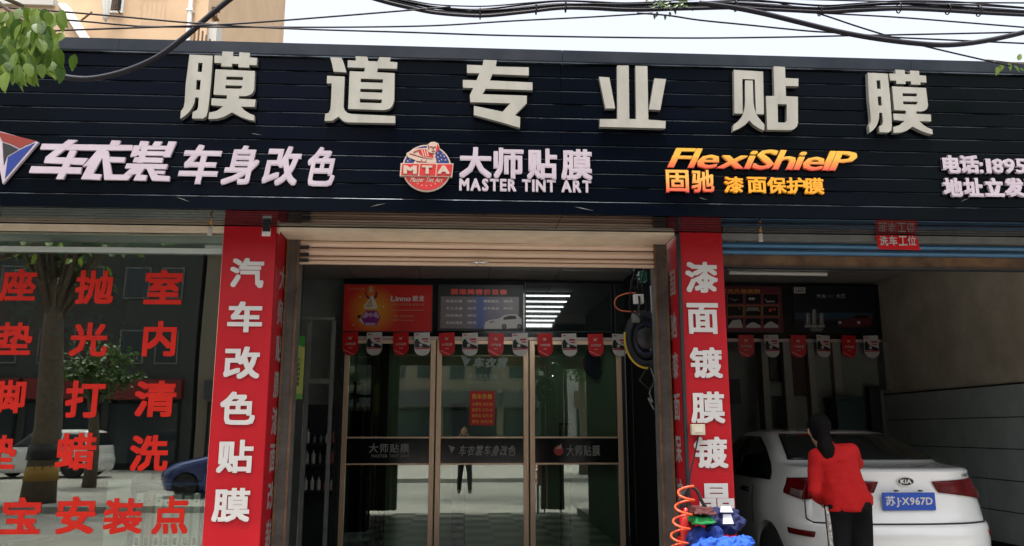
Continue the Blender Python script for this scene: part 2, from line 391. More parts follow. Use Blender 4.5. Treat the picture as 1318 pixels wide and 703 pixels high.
# ================================================================ FASCIA SIGN
YF = 5.35
sign = thing('fascia_sign', 'long black slatted fascia carrying the big cream characters and brand logos', 'shop sign', (0, YF, Z0))
for i in range(11):
    za = Z0+i*.1003
    for xa, xb in ((-6.4, .6475), (.6505, 6.4)):
        j = random.uniform(-.0012, .0012)
        MB().prism([(xa,YF+.030,za),(xa,YF-.002+j,za),(xa,YF+.001+j,za+.089),(xa,YF+.0055+j,za+.0965),(xa,YF+.0055+j,za+.1003),(xa,YF+.030,za+.1003)], (xb-xa,0,0)).build('board', [m_panel, m_edge], sign, midx=[0,0,0,0,1,0,0,0])
MB().box(-6.4, 6.4, YF+.032, YF+.16, Z0+.02, 4.0).build('backing', m_black, sign)
for xa, xb in ((-6.4, -2.4), (-2.398, .66), (.663, 3.2), (3.203, 6.4)):
    MB().prism([(xa,YF-.012,4.005),(xa,YF-.016,4.015),(xa,YF-.016,4.098),(xa,YF+.16,4.11),(xa,YF+.16,4.005)], (xb-xa,0,0)).build('cap', m_cap, sign)
MB().box(-6.4, 6.4, YF-.0175, YF+.0, 3.9985, 4.0040).build('seam_glint', m_edge, sign)  # added strip, its pale colour paints the bright glints along the cap seam
def tomap(ox, oy, sc, Y):
    def f(x, y, d):
        p = at(ox+x/sc, oy+y/sc, Y); return (p.x, p.y-d, p.z)
    return f
DEP = .038; YL = YF-.006
MO = [[(130,113),(312,122),(300,300),(283,480),(272,560),(262,595),(235,614),(150,612),(155,562),(175,555),(190,545),(198,520),(203,450),(175,448),(168,490),(150,530),(125,565),(95,592),(58,615),(62,560),(85,525),(93,480),(100,350),(115,230)],
      [(198,177),(233,178),(226,250),(193,248)], [(185,312),(218,313),(211,390),(180,388)],
      [(325,120),(385,122),(387,88),(472,92),(470,126),(518,128),(520,95),(603,100),(600,135),(660,140),(655,197),(598,194),(596,215),(512,212),(514,186),(463,184),(461,208),(377,206),(379,180),(325,178)],
      [(333,228),(642,242),(636,385),(622,415),(600,430),(565,438),(518,438),(516,458),(648,465),(640,522),(533,520),(560,550),(600,575),(638,590),(636,630),(590,622),(530,600),(462,565),(400,600),(345,615),(278,618),(284,568),(340,555),(395,518),(300,508),(303,455),(420,460),(423,432),(318,426),(325,330)],
      [(420,285),(550,288),(546,313),(416,310)], [(412,353),(544,357),(538,375),(525,381),(410,378)]]
def big(polys, f, label): return tag(shape(polys, m_acr, sign, 'character', f, DEP, m_acrs), label)
m1 = tomap(225, 55, 6.117, YL)
big(MO, m1, 'first big cream character from the left')
A_ = rect(234.5,332.9,69.4,158,YL); B_ = rect(1109.7,1193.5,92.8,175.3,YL)
def m6(x, y, d):
    p = m1(x, y, d)
    return (B_[0]+(p[0]-A_[0])/(A_[1]-A_[0])*(B_[1]-B_[0]), p[1], B_[2]+(p[2]-A_[2])/(A_[3]-A_[2])*(B_[3]-B_[2]))
big([[(103,77),(195,80),(215,125),(236,200),(130,193),(118,130)],
     [(78,228),(222,234),(212,480),(222,510),(245,532),(280,540),(634,557),(634,615),(250,608),(215,600),(190,580),(172,562),(150,575),(120,595),(57,596),(62,540),(90,530),(105,500),(112,400),(115,290),(76,288)],
     [(247,100),(313,104),(310,68),(405,72),(415,108),(490,110),(505,75),(597,78),(590,112),(652,118),(648,170),(492,167),(486,198),(630,207),(626,430),(610,475),(585,498),(545,508),(250,498),(262,190),(380,195),(388,163),(245,158)],
     [(353,250),(535,257),(533,285),(352,280)], [(350,333),(530,338),(528,366),(348,360)], [(346,415),(528,422),(522,448),(510,452),(346,446)]], tomap(410,65,6.39,YL), 'second big cream character from the left')
big([[(250,68),(362,72),(353,125),(636,132),(636,202),(325,190),(303,245),(668,262),(668,328),(268,315),(240,362),(620,375),(618,440),(518,542),(563,560),(560,650),(400,602),(165,540),(167,462),(412,512),(478,440),(135,430),(132,370),(160,310),(72,305),(72,240),(190,243),(213,183),(107,180),(107,110),(240,116)]], tomap(585,70,6.69,YL), 'third big cream character from the left')
big([[(800,247),(832,249),(850,345),(820,345)], [(972,252),(1008,254),(990,350),(955,348)],
     [(856,212),(892,212),(894,378),(915,378),(913,213),(950,214),(953,380),(1007,384),(1006,407),(802,402),(803,378),(857,378)]], tomap(440,0,2.425,YL), 'fourth big cream character from the left')
big([[(82,120),(333,135),(340,500),(272,498),(262,202),(155,198),(158,495),(88,493)],
     [(178,210),(245,212),(250,400),(260,460),(280,510),(310,550),(345,590),(343,640),(300,622),(250,590),(215,553),(180,590),(130,620),(75,645),(78,590),(120,560),(155,515),(175,450),(180,400)],
     [(423,90),(520,95),(524,190),(636,195),(634,260),(526,258),(528,345),(630,350),(632,570),(622,605),(595,630),(560,636),(368,632),(358,345),(430,343)],
     [(457,412),(535,415),(536,555),(525,568),(510,572),(460,570)]], tomap(930,75,6.69,YL), 'fifth big cream character from the left')
big(MO, m6, 'sixth big cream character, nearest the right end')
# second row -----------------------------------------------------
def strokes(polys, f, depth, material, parent, name, label=None):
    b = MB()
    for i, lp in enumerate(polys):
        d = depth + i*.0004
        fr_ = [Vector(f(x, y, d)) for x, y in lp]; bk = [Vector(f(x, y, 0)) for x, y in lp]; n = len(lp)
        b.add(fr_+bk, [tuple(range(n))] + [(k, k+n, (k+1) % n+n, (k+1) % n) for k in range(n)])
    o = b.build(name, material, parent)
    if label: o['label'] = label
    return o
fs_ = tomap(16,170,5.884,YL)
strokes([[(235,95),(560,101),(600,145),(218,138)],[(432,65),(500,68),(330,200),(248,240),(262,195)],[(262,195),(580,205),(545,255),(248,240)],[(155,265),(535,275),(525,322),(135,315)],[(445,145),(497,148),(395,362),(340,362)]], fs_, .018, m_white, sign, 'character')
strokes([[(561,101),(920,106),(915,145),(601,145)],[(760,70),(828,73),(812,112),(742,108)],[(655,140),(722,143),(620,322),(528,362),(580,260),(540,272)],[(610,322),(685,328),(672,368),(528,362)],[(685,150),(735,150),(762,330),(765,368),(705,368)],[(750,328),(850,330),(925,265),(955,290),(880,370),(750,368)],[(750,195),(865,200),(855,238),(740,235)]], fs_, .018, m_white, sign, 'character')
strokes([[(940,108),(1220,112),(1210,140),(928,138)],[(978,75),(1040,78),(1030,112),(965,110)],[(1085,78),(1142,80),(1122,114),(1064,112)],[(1190,78),(1250,80),(1200,197),(1148,195)],[(930,108),(985,110),(948,190),(900,195)],[(950,150),(1165,155),(1155,186),(945,184)],[(935,198),(1150,203),(1140,240),(920,235)],[(985,140),(1030,140),(1000,240),(950,240)],[(875,245),(1185,252),(1172,288),(860,282)],[(930,275),(1010,280),(975,330),(1030,335),(1018,375),(925,372),(950,325),(890,330),(880,310)],[(1025,285),(1078,287),(1110,335),(1200,342),(1195,378),(1065,374)],[(1095,300),(1165,302),(1155,326),(1085,322)]], fs_, .018, m_white, sign, 'character')
# triangular emblem, red and blue with white edges
strokes([[(-130,-10),(210,85),(-60,400),(-120,100)]], fs_, .022, m_white, sign, 'emblem_border')
strokes([[(-100,5),(190,76),(68,132),(5,100),(-60,80)]], fs_, .0245, mat('emblem_red', (.22,.025,.015), .4), sign, 'emblem_face')
strokes([[(185,92),(-42,360),(-20,200),(70,145)]], fs_, .0245, mat('emblem_blue', (.01,.03,.20), .4), sign, 'emblem_face')
strokes([[(-60,90),(0,110),(60,140),(-25,190),(-50,260)]], fs_, .0249, m_black, sign, 'emblem_face')
F = front(YL)
for ch, a in zip('车身改色', ((229,288),(285,338),(337,391),(391,438))):
    q = at((a[0]+a[1])/2, 214, YL)
    dy = (a[0]-229)*.018
    text(ch, F, rect(a[0], a[1], 187+dy, 238+dy, YL), m_white, sign, bold=.034, depth=.013, shear=.16, step=.0003)
for ch, a in zip('大师贴膜', ((591,633),(635,674),(678,717),(722,762))):
    dy = (a[0]-591)*.02
    text(ch, F, rect(a[0], a[1], 190+dy, 230+dy, YL), m_white, sign, bold=.04, depth=.010, step=.0003)
text('MASTER TINT ART', F, rect(591,761,231,247.5,YL), m_white, sign, name='letter', bold=.045, depth=.0055, gap=.17, step=.0003)
for x_, y_, L_, tl in ((236,257,9,.35),(487,264,10,-.25),(752,269,13,.2),(1243,257,8,-.4),(905,256,6,.3),(330,173,7,.15)):
    q = at(x_, y_, YF-.003); d_ = Vector((L_/190, 0, -L_/190*tl))
    MB().prism([q-d_, q-d_*.2+Vector((0,0,.004)), q+d_, q-d_*.1-Vector((0,0,.001))], (0,-.0008,0)).build('scratch', m_grey, sign)
# round emblem with the man leaning on it
c_ = at(549.5, 217.5, YL); sc = (at(585,217,YL).x-at(514,217,YL).x)/71
def ring(cx, cz, r, d, n=40, y=YL): return [(cx+r*math.cos(2*math.pi*i/n), y, cz+r*math.sin(2*math.pi*i/n)) for i in range(n)]
def disc(name, m_, cx, cz, r, d): return MB().prism(ring(cx, cz, r, 0), (0, -d, 0)).build(name, m_, sign)
mr_ = mat('emblem_bright_red', (.48,.02,.018), .4); mn_ = mat('emblem_navy', (.012,.025,.15), .4); mc_ = mat('emblem_cream', (.52,.39,.31), .4)
disc('emblem_border', mc_, c_.x, c_.z-.0*sc, 31.5*sc, .018)
disc('emblem_face', mn_, c_.x, c_.z, 29.8*sc, .0195)
def semi(r, lo, hi, n=24): return [(c_.x+r*math.cos(lo+(hi-lo)*i/n), YL, c_.z+r*math.sin(lo+(hi-lo)*i/n)) for i in range(n+1)]
MB().prism(semi(29.6*sc, R(195), R(345)), (0, -.0205, 0)).build('emblem_face', mr_, sign)
def ep(lst): return [at(500+x/4.707, 175+y/4.707, YL) for x, y in lst]
def eb(name, m_, lst, d): return MB().prism(ep(lst), (0, -d, 0)).build(name, m_, sign)
eb('emblem_figure', mc_, [(112,110),(135,98),(180,82),(232,80),(238,60),(255,45),(280,42),(303,52),(310,75),(300,98),(285,108),(282,130),(290,150),(292,176),(150,178),(165,150),(125,130),(110,125)], .0225)
eb('emblem_figure', mr_, [(180,90),(232,84),(245,108),(268,118),(275,140),(240,135),(205,130),(185,112)], .0235)
eb('emblem_figure', mr_, [(296,52),(309,75),(300,98),(286,104),(292,80)], .0237)
eb('emblem_figure', mc_, [(128,118),(200,140),(268,150),(288,165),(270,172),(180,160),(118,135)], .0245)
for lp in ([(250,72),(268,70),(268,75),(250,77)],[(275,71),(290,73),(289,78),(275,76)],[(268,76),(274,76),(276,90),(268,90)],[(262,97),(283,97),(281,102),(264,102)],[(240,62),(246,62),(246,92),(241,88)],[(130,112),(215,138),(268,146),(266,150),(212,143),(128,119)],[(150,104),(182,92),(184,96),(154,110)],[(170,158),(230,164),(230,168),(172,163)],[(248,105),(262,112),(278,110),(276,116),(262,119),(246,112)],[(196,160),(204,148),(208,150),(200,162)],[(222,164),(230,150),(234,152),(226,165)]):
    eb('emblem_figure', mat('emblem_dark_red', (.20,.012,.012), .5), lp, .0252)
for dx in (200, 214, 228): eb('emblem_figure', mc_, [(dx,86),(dx+5,86),(dx+18,130),(dx+11,130)], .0242)
for x, y in ((300,110),(318,125),(300,135),(322,150),(338,130),(345,152),(285,125),(330,112),(118,158),(132,150),(308,158)):
    p = at(500+x/4.707, 175+y/4.707, YL); MB().prism(ring(p.x, p.z, .9*sc, 0, 5), (0, -.021, 0)).build('emblem_star', mc_, sign)
eb('emblem_border', mc_, [(76,172),(394,174),(386,256),(70,250)], .026)
for q in ([(86,178),(186,178),(180,247),(78,244)], [(194,178),(290,179),(284,249),(188,247)], [(298,180),(388,180),(380,250),(290,249)]): eb('emblem_face', mr_, q, .0285)
for ch, (x0, x1) in zip('MTA', ((92,174),(204,268),(298,372))):
    text(ch, F, rect(500+x0/4.707, 500+x1/4.707, 175+188/4.707, 175+240/4.707, YL), mc_, sign, name='letter', bold=.06, depth=.0315, step=.0002)
text('Master Tint Art', F, rect(528,571,229.5,236,YL), mc_, sign, name='lettering', bold=.01, copies=4, depth=.0030, shear=.3, split=False) if 0 else text('Master Tint Art', front(YL-.0208), rect(528,571,229.5,236,YL), mc_, sign, name='lettering', bold=.02, copies=4, depth=.001, shear=.3, split=False)
for i in range(7):
    a = R(228+i*14); MB().prism(ring(c_.x+24*sc*math.cos(a), c_.z+24*sc*math.sin(a), .95*sc, 0, 5), (0, -.0215, 0)).build('emblem_star', mc_, sign)
# yellow to red lettering
ra = rect(857,1106,193,218,YL)
m_fs = gradmat('flame_acrylic', ra[2], ra[3], (.74,.10,.05), (.80,.43,.05))
rb_ = rect(856,918,220,249.5,YL)
m_gc = gradmat('flame_acrylic_small', rb_[2], rb_[3], (.78,.07,.06), (.86,.42,.08))
m_yel = mat('amber_acrylic', (.85,.36,.015), .4)
text('FlexiShielP', F, rect(857,1106,193.5,219.5,YL), m_fs, sign, name='letter', bold=.022, depth=.018, shear=.5, gap=.05, step=.0003)
for ch, a in zip('固驰', ((856,885.5),(889,918))): text(ch, F, rect(a[0], a[1], 220, 249, YL), m_gc, sign, bold=.03, depth=.022, step=.0003)
for ch, x0 in zip('漆面保护膜', (931,960.5,986,1011,1034)):
    text(ch, F, rect(x0, x0+25, 228.5+(x0-931)*.016, 249.3+(x0-931)*.016, YL), m_yel, sign, bold=.035, depth=.02, step=.0003)
for ch, (x0, x1) in zip('电话:1895', ((1211,1234),(1233,1258),(1258.5,1263.5),(1266.5,1273.5),(1275.5,1289),(1289.5,1304),(1304.5,1319))):
    y0 = 201 if ord(ch) > 999 else 205.5
    if ch == ':': y0 = 210
    text(ch, F, rect(x0, x1, y0, 224.5, YL), m_white, sign, bold=.06 if ord(ch) > 999 else .035, depth=.02, step=.0003)
for ch, x0 in zip('地址立发路', (1212,1238,1265,1291,1317)):
    text(ch, F, rect(x0, x0+25, 230, 254.5, YL), m_white, sign, bold=.06, depth=.02, step=.0003)

# ================================================================ COLUMNS
def column(label, xl, xr, side, chars, boxes, sidechars, sbox, skip=0):
    c = thing('column', label, 'column', ((xl+xr)/2, 6, 0), 'banner wrapped columns between the bays')
    yw = 5.8
    bx('core', m_post, c, xl+.01, xr-.01, yw+.012, 6.28, 0, 2.896)
    # the banner sheet: slightly buckled vinyl
    def fn(u, v):
        x = xl+(xr-xl)*u; z = -.02+2.915*v
        y = yw - .004 - .004*noise.noise(Vector((x*3, z*1.1, 3))) - .0035*math.sin(z*2.3+u*2) - .010*max(0, v-.86)/.14*abs(noise.noise(Vector((u*3+z*9, z*14-u*8, 1))))
        return (x, y, z)
    b = MB().grid(fn, 14, 130); ban = b.build('banner', m_red, c, True)
    fr_ = front(yw-.0125)
    for ch, (x0, x1, y0, y1) in zip(chars, boxes):
        text(ch, fr_, rect(x0, x1, y0, y1, yw-.012), m_print, ban, bold=.035, depth=.0, step=.0002)
    xs = xr if side > 0 else xl
    xo = xs+.004*side
    sb_ = MB().box(min(xs, xo), max(xs, xo), yw+.0+(.03 if skip else .002), 6.26, 0, 2.89).build('side_banner', m_reds, c)
    if side > 0: fr2 = (Vector((xo+.002, 0, 0)), Vector((0, 1, 0)), Vector((0, 0, 1)), Vector((1, 0, 0)))
    else: fr2 = (Vector((xo-.002, 0, 0)), Vector((0, -1, 0)), Vector((0, 0, 1)), Vector((-1, 0, 0)))
    for ch, zc in zip(sidechars, sbox):
        u0, u1 = (5.93, 6.15) if side > 0 else (-6.15, -5.93)
        text(ch, fr2, (u0, u1, zc-.1, zc+.1), mat('print_dull', (.30,.25,.24), .6), sb_, bold=.03, depth=0, copies=4)
    return c
cl = column('red banner column left of the middle doors, with six large white characters', -1.742, -1.368, 1, '汽车改色贴膜',
       ((296,340,332,371),(293,338,388,428),(288,335,446,488),(283,329,504,547),(279,326,566,609),(273,322,628,672)),
       '大师贴膜漆面改装', (2.56,2.30,2.04,1.78,1.52,1.26,1.0,.74))
cr = column('red banner column between the doors and the car bay, with a switch box on it', 1.572, 1.893, -1, '漆面镀膜镀晶',
       ((882,924,337,377),(884,925,390,430),(888,930,447,487),(889,933,504,545),(893,937,562,603),(900,945,622,664)),
       '固驰漆面保护膜', (2.55,2.23,1.93,1.62,1.32,1.01,.72))
p = at(343,295,5.78); MB().box(p.x-.03, p.x+.03, 5.775, 5.79, p.z-.05, p.z+.005).build('bracket_plate', m_wht, cl); MB().box(p.x-.024, p.x+.03, 5.76, 5.776, p.z-.02, p.z+.03).build('bracket', m_black, cl)
# black tube put in for the dark gap before the right column's inner side
MB().tube([(1.562,5.79,z) for z in (.5,1.2,2.0,2.88)], .016, 8).build('dark_gap', m_black, cr)
sw = thing('switch_box', 'small cream switch box fixed on the right red banner, cable below', 'switch', (1.63, 5.77, 1.44))
a = rect(889.5,906.5,546,560,5.76); MB().box(a[0], a[1], 5.735, 5.786, a[2], a[3]).build('housing', mat('cream_plastic', (.60,.54,.40), .5), sw, bevel=.004)
MB().box(a[0]+.02, a[1]-.02, 5.729, 5.734, a[2]+.02, a[3]-.02).build('rocker', mat('cream_plastic2', (.66,.60,.48), .4), sw)
MB().tube([at(899,561,5.76), at(893,590,5.74), at(888,612,5.72), at(886,640,5.7)], .006, 6).build('cable', m_cable, sw)

# steel guide posts and shutters
gp = 'steel guide posts of the middle roller shutter'
for xa, xb, lab in ((-1.350,-1.262,'weathered grey guide post right of the left red column'),(1.452,1.545,'weathered grey guide post left of the right red column')):
    g = thing('guide_post', lab, 'post', ((xa+xb)/2, 6.15, 0), gp)
    MB().box(xa, xb, 6.09, 6.24, 0, 2.87).build('post', m_post, g)
    MB().box(xa-.004, xa+.012, 6.082, 6.089, 0, 2.87).build('flange', m_rust, g); MB().box(xb-.012, xb+.004, 6.082, 6.089, 0, 2.87).build('flange', m_rust, g)
sh = thing('roller_shutter', 'beige roller shutter rolled up above the middle glass doors', 'shutter', (.1, 6.15, 2.69))
for i, (za, zb) in enumerate(((2.822,2.871),(2.757,2.815),(2.715,2.752))):
    MB().prism([(-1.26,6.125,za),(-1.26,6.11,za+.006),(-1.26,6.102,(za+zb)/2),(-1.26,6.11,zb-.006),(-1.26,6.125,zb)], (2.71,0,0)).build('slat', m_slat, sh)
MB().box(-1.26,1.45,6.13,6.15,2.69,2.87).build('backing', m_rust, sh)
MB().box(-1.26,1.45,6.095,6.128,2.688,2.711).build('bottom_bar', m_slat, sh, bevel=.003)
for px_ in (613.5, 622):
    q = at(px_, 339, 6.09); MB().box(q.x-.006, q.x+.006, 6.07, 6.094, q.z-.012, q.z+.012).build('handle', m_chrome, sh)
q0, q1 = at(608,338,6.08), at(628,338,6.08); MB().tube([(q0.x,6.068,q0.z),(q1.x,6.068,q1.z)], .006, 8).build('handle', m_chrome, sh)
for z_ in (2.70, 2.745, 2.80):
    MB().box(-1.26,-1.19,6.085,6.10,z_,z_+.025).build('end_clip', m_black, sh)
sh2 = thing('roller_shutter', 'blue roller shutter with rusty bottom bar above the white car', 'shutter', (4, 5.9, 2.67))
for i, (za, zb) in enumerate(((2.806,2.85),(2.757,2.80))):
    MB().prism([(1.92,5.90,za),(1.92,5.885,za+.006),(1.92,5.878,(za+zb)/2),(1.92,5.885,zb-.006),(1.92,5.90,zb)], (3.9,0,0)).build('slat', m_blue, sh2)
MB().box(1.92,5.82,5.90,5.96,2.668,2.752).build('bottom_bar', m_rust, sh2)
MB().box(1.92,5.82,5.903,5.95,2.755,2.852).build('backing', m_rust, sh2)
MB().box(1.92,5.82,5.885,5.955,2.655,2.667).build('rubber_strip', m_black, sh2)

# ================================================================ LEFT DISPLAY WINDOW
win = thing('display_window', 'left shop window covered with red vinyl characters', 'window', (-4, 5.9, 0))
YW = 5.87
MB().box(-6.2,-1.745,YW,YW+.006,.05,2.70).build('pane', g_shop, win)
MB().box(-6.2,-1.745,YW+.002,YW+.008,2.745,2.852).build('transom_pane', g_shop, win)
MB().box(-6.2,-1.745,YW+.05,YW+.07,2.748,2.854).build('transom_sky_sheet', mat('pale_sky_reflection', (.42,.50,.46), .4, col2=(.34,.42,.38), nscale=2), win)  # added sheet, its pale colour stands for sky mirrored in the transom
MB().box(-6.2,-1.745,YW-.02,YW+.04,2.704,2.742).build('transom_bar', m_alu2, win)
MB().box(-1.760,-1.744,YW-.02,YW+.04,0,2.85).build('frame', m_alu, win)
MB().box(-6.2,-1.745,YW-.02,YW+.04,0,.045).build('frame', m_alu2, win)
FWn = front(YW-.001)
for ch, (x0, x1, y0, y1) in (('座',(0,47,346,388)),('垫',(-3,42,415,457)),('脚',(-12,33,489,532)),('垫',(-23,21,560,604)),
        ('抛',(97,147,348,392)),('光',(90,139,415,459)),('打',(84,135,490,538)),('蜡',(72,124,557,605)),
        ('室',(186,235,347,392)),('内',(184,227,413,459)),('清',(173,227,490,537)),('洗',(167,217,560,607)),
        ('宝',(2,53,640,688)),('安',(72,123,639,688)),('装',(133,184,641,688)),('点',(196,243,639,688))):
    text(ch, FWn, rect(x0, x1, y0, y1, YW), m_vinyl, win, bold=.034, depth=0, step=.0002, shear=.0)

# what stands inside the left room
strip = thing('wall_banner', 'dark red banner strip with pale characters on the left room wall', 'banner', (-3.36, 8, 1.9))
MB().box(-3.366,-3.355,5.95,10.4,2.03,2.62).build('sheet', mat('maroon_sheet', (.22,.008,.01), .5), strip)
fr2 = (Vector((-3.353,0,0)), Vector((0,1,0)), Vector((0,0,1)), Vector((1,0,0)))
for i, ch in enumerate('汽车美容装潢'): text(ch, fr2, (6.1+i*.62, 6.5+i*.62, 2.14, 2.5), mat('faded_print', (.22,.20,.18), .6), strip, bold=.03, copies=4)
rack = thing('shelf_rack', 'blue metal rack behind the window holding pale file boxes', 'rack', (-2.35, 6.9, 0))
ry = 5.97
ra_ = rect(172,258,618,703,ry)
m_br = mat('blue_rack', (.015,.05,.20), .4)
for x_ in (ra_[0]-.02, ra_[1]+.02): MB().box(x_-.012, x_+.012, ry, ry+.3, 0, 1.15).build('upright', m_br, rack)
for z_ in (.25, .63, 1.09): MB().box(ra_[0]-.03, ra_[1]+.03, ry, ry+.32, z_-.015, z_+.005).build('shelf', m_br, rack)
mfb = mat('file_box', (.86,.88,.80), .5); mfo = mat('file_box_tan', (.62,.42,.28), .6)
gi = 0
pos = ['leftmost','second from the left','third from the left','fourth from the left','fifth from the left','sixth from the left','rightmost']
for row, zc in (('upper', .65), ('lower', .27)):
    n = 7; wd = (ra_[1]-ra_[0])/n
    for i in range(n):
        xa = ra_[0]+i*wd+.008; m_ = mfo if (i == 1 and row == 'upper') else mfb
        t = thing('file_box', ('tan' if m_ is mfo else 'pale') + ' upright file box, %s on the %s shelf of the blue rack' % (pos[i], row), 'file box', (xa+wd/2, ry+.02, zc), 'file boxes on the blue rack')
        hh = .37+random.uniform(-.015,.01) if row == 'upper' else .33
        MB().box(xa, xa+wd-.018, ry+.01, ry+.26, zc, zc+hh).build('spine', m_, t, bevel=.003)
        MB().box(xa+.012, xa+wd-.03, ry+.006, ry+.0095, zc+hh-.06, zc+hh-.045).build('label_slot', m_black, t)
        MB().box(xa+.012, xa+wd-.03, ry+.006, ry+.0095, zc+.03, zc+.08).build('stamp', m_black, t)
a = rect(18,148,692,730,6.2); cb = thing('cardboard_box', 'open brown cardboard box at the bottom of the left window', 'box', ((a[0]+a[1])/2, 6.2, .5))
MB().hexa([(a[0],6.1,.5),(a[1],6.1,.5),(a[1],6.5,.5),(a[0],6.5,.5),(a[0],6.1,a[3]-.03),(a[1],6.1,a[3]),(a[1],6.5,a[3]),(a[0],6.5,a[3]-.03)]).build('box_body', m_card, cb)
MB().prism([(a[0],6.1,a[3]-.03),(a[0]+.3,6.1,a[3]-.01),(a[0]+.36,6.02,a[3]+.03),(a[0]+.04,6.02,a[3]-.0)], (0,.004,.004)).build('flap', m_card, cb)
tb = thing('display_table', 'low dark table under the cardboard box in the left room', 'table', (-2.9, 6.5, 0))
MB().box(a[0]-.3,a[1]+.2,6.0,6.56,.45,.495).build('tabletop', m_dark, tb)
for x_ in (a[0]-.25, a[1]+.15):
    for y_ in (6.05, 6.5): MB().box(x_-.02,x_+.02,y_-.02,y_+.02,0,.449).build('leg', m_dark, tb)
a = rect(136,168,618,690,6.0); MB().box(a[0], a[1], 6.0, 6.1, 0.1, a[3]).build('display_board', mat('pale_board', (.70,.74,.66), .5), tag(thing('panel_board','pale board standing left of the blue file rack','board',((a[0]+a[1])/2,6.5,0))))
pt = atx(200,470,-1.80) if 0 else None
# blue pen shape hanging at the glass
q = at(205,676,6.0); tag(MB().box(q.x-.012,q.x+.012,6.0,6.02,q.z-.06,q.z+.07).build('blue_tag', mat('bright_blue', (.02,.25,.6), .4)), 'small bright blue tag hanging before the file boxes', 'tag')

# ================================================================ MIDDLE BAY: GLASS DOORS
lefts = (-1.612, -.385, .862); rights = (-.393, .852, 2.117)
names = ('leftmost glass door with dim lettering on its black band', 'centre glass door with white logo and red price notice', 'rightmost glass door with a red emblem on its black band')
doors = []
for k in range(3):
    xa, xb = lefts[k]+.004, rights[k]-.004; dy = .0
    d = thing('glass_door', names[k], 'door', ((xa+xb)/2, YB, 0), 'champagne framed glass doors of the middle bay'); doors.append(d)
    s_ = .068
    MB().box(xa, xa+s_, YB-.03, YB+.02, -.118, 2.65).build('stile', m_alu, d, bevel=.004)
    MB().box(xb-s_, xb, YB-.03, YB+.02, -.118, 2.65).build('stile', m_alu, d, bevel=.004)
    for z_, h_ in ((1.352,.022),(1.012,.022),(-.115,.06),(2.60,.048)):
        MB().box(xa+s_+.001, xb-s_-.001, YB-.024, YB+.014, z_, z_+h_).build('rail', m_alu, d, bevel=.003)
    MB().box(xa+s_-.004, xb-s_+.004, YB-.006, YB, 1.372, 2.602).build('pane', g_door, d)
    MB().box(xa+s_-.004, xb-s_+.004, YB-.006, YB, -.057, 1.014).build('pane', g_door, d)
    band = MB().box(xa+s_, xb-s_, YB-.010, YB+.004, 1.036, 1.350).build('band', m_gblack, d)
    fr_ = front(YB-.0115); mt = mat('dull_silver', (.34,.33,.31), .5)
    if k == 0:
        text('大师贴膜', fr_, rect(475,527,571,583,YB), mt, band, bold=.02, copies=4)
        text('MASTER TINT ART', fr_, rect(478,527,585,589,YB), mt, band, name='lettering', bold=.01, copies=4, split=False)
    if k == 1:
        text('车衣裳车身改色', fr_, rect(590,665,573,587,YB), mt, band, bold=.025, copies=4, shear=.2)
        a = rect(577,586,573,584,YB); MB().prism([(a[0],YB-.012,a[3]),(a[1],YB-.012,a[3]-.03),(a[0]+.04,YB-.012,a[2])],(0,-.002,0)).build('emblem', mt, band)
    if k == 2:
        text('大师贴膜', fr_, rect(729,772,573,587,YB), mt, band, bold=.015, copies=4)
        q = at(719,580,YB); MB().prism(ring(q.x,q.z,.065,0,20,YB-.0105),(0,-.003,0)).build('emblem', mat('dull_red',(.5,.04,.04),.4), band)
        MB().prism([(q.x-.04,YB-.0140,q.z+.02),(q.x+.03,YB-.0140,q.z+.02),(q.x+.045,YB-.0140,q.z+.09),(q.x,YB-.0140,q.z+.06)],(0,-.002,0)).build('emblem', mc_, band)
fr_ = front(YB-.0075); mfl = mat('frosted_vinyl', (.30,.36,.32), .8)
d = doors[1]
text('车衣裳', fr_, rect(608,655,460,473.5,YB), mfl, d, bold=.05, shear=.25, depth=0)
a = rect(593,607,457,472,YB); MB().prism([(a[0],YB-.008,a[3]),(a[1],YB-.008,a[3]-.05),(a[0]+.06,YB-.008,a[2])],(0,-.001,0)).build('frosted_emblem', mfl, d)
text('汽车改色创始人', fr_, rect(602,648,481,489,YB), mfl, d, name='lettering', bold=.02, copies=4, split=False)
text('车身改色膜专业施工服务', fr_, rect(602,646,490,494,YB), mfl, d, name='lettering', bold=0, split=False)
text('始创于专注', fr_, rect(583,612,501,505.5,YB), mfl, d, name='lettering', bold=0, split=False)
text('品质 · 服务', fr_, rect(640,668,501,505.5,YB), mfl, d, name='lettering', bold=0, split=False)
nt_ = thing('price_notice', 'red car wash price notice with yellow lettering on the centre glass door', 'notice', (at(620,525,YB).x, YB-.01, at(620,548,YB).z))
a = rect(604.5,636.5,503.5,547.5,YB); MB().box(a[0],a[1],YB-.0115,YB-.0095,a[2],a[3]).build('sheet', mat('notice_red', (.62,.012,.01), .5), nt_)
my = mat('notice_yellow', (.80,.42,.05), .5); fr_ = front(YB-.0125)
text('洗车价格', fr_, rect(607.5,633.5,507,514,YB), my, nt_, name='lettering', bold=.04, copies=4, split=False)
for i, s_ in enumerate(('小轿车 15元/次','越野车 20元/次','商务车 25元/次','面包 20元/次')):
    text(s_, fr_, rect(607.5,634,518+i*7.4,522.6+i*7.4,YB), my, nt_, name='lettering', bold=.02, copies=4, split=False)
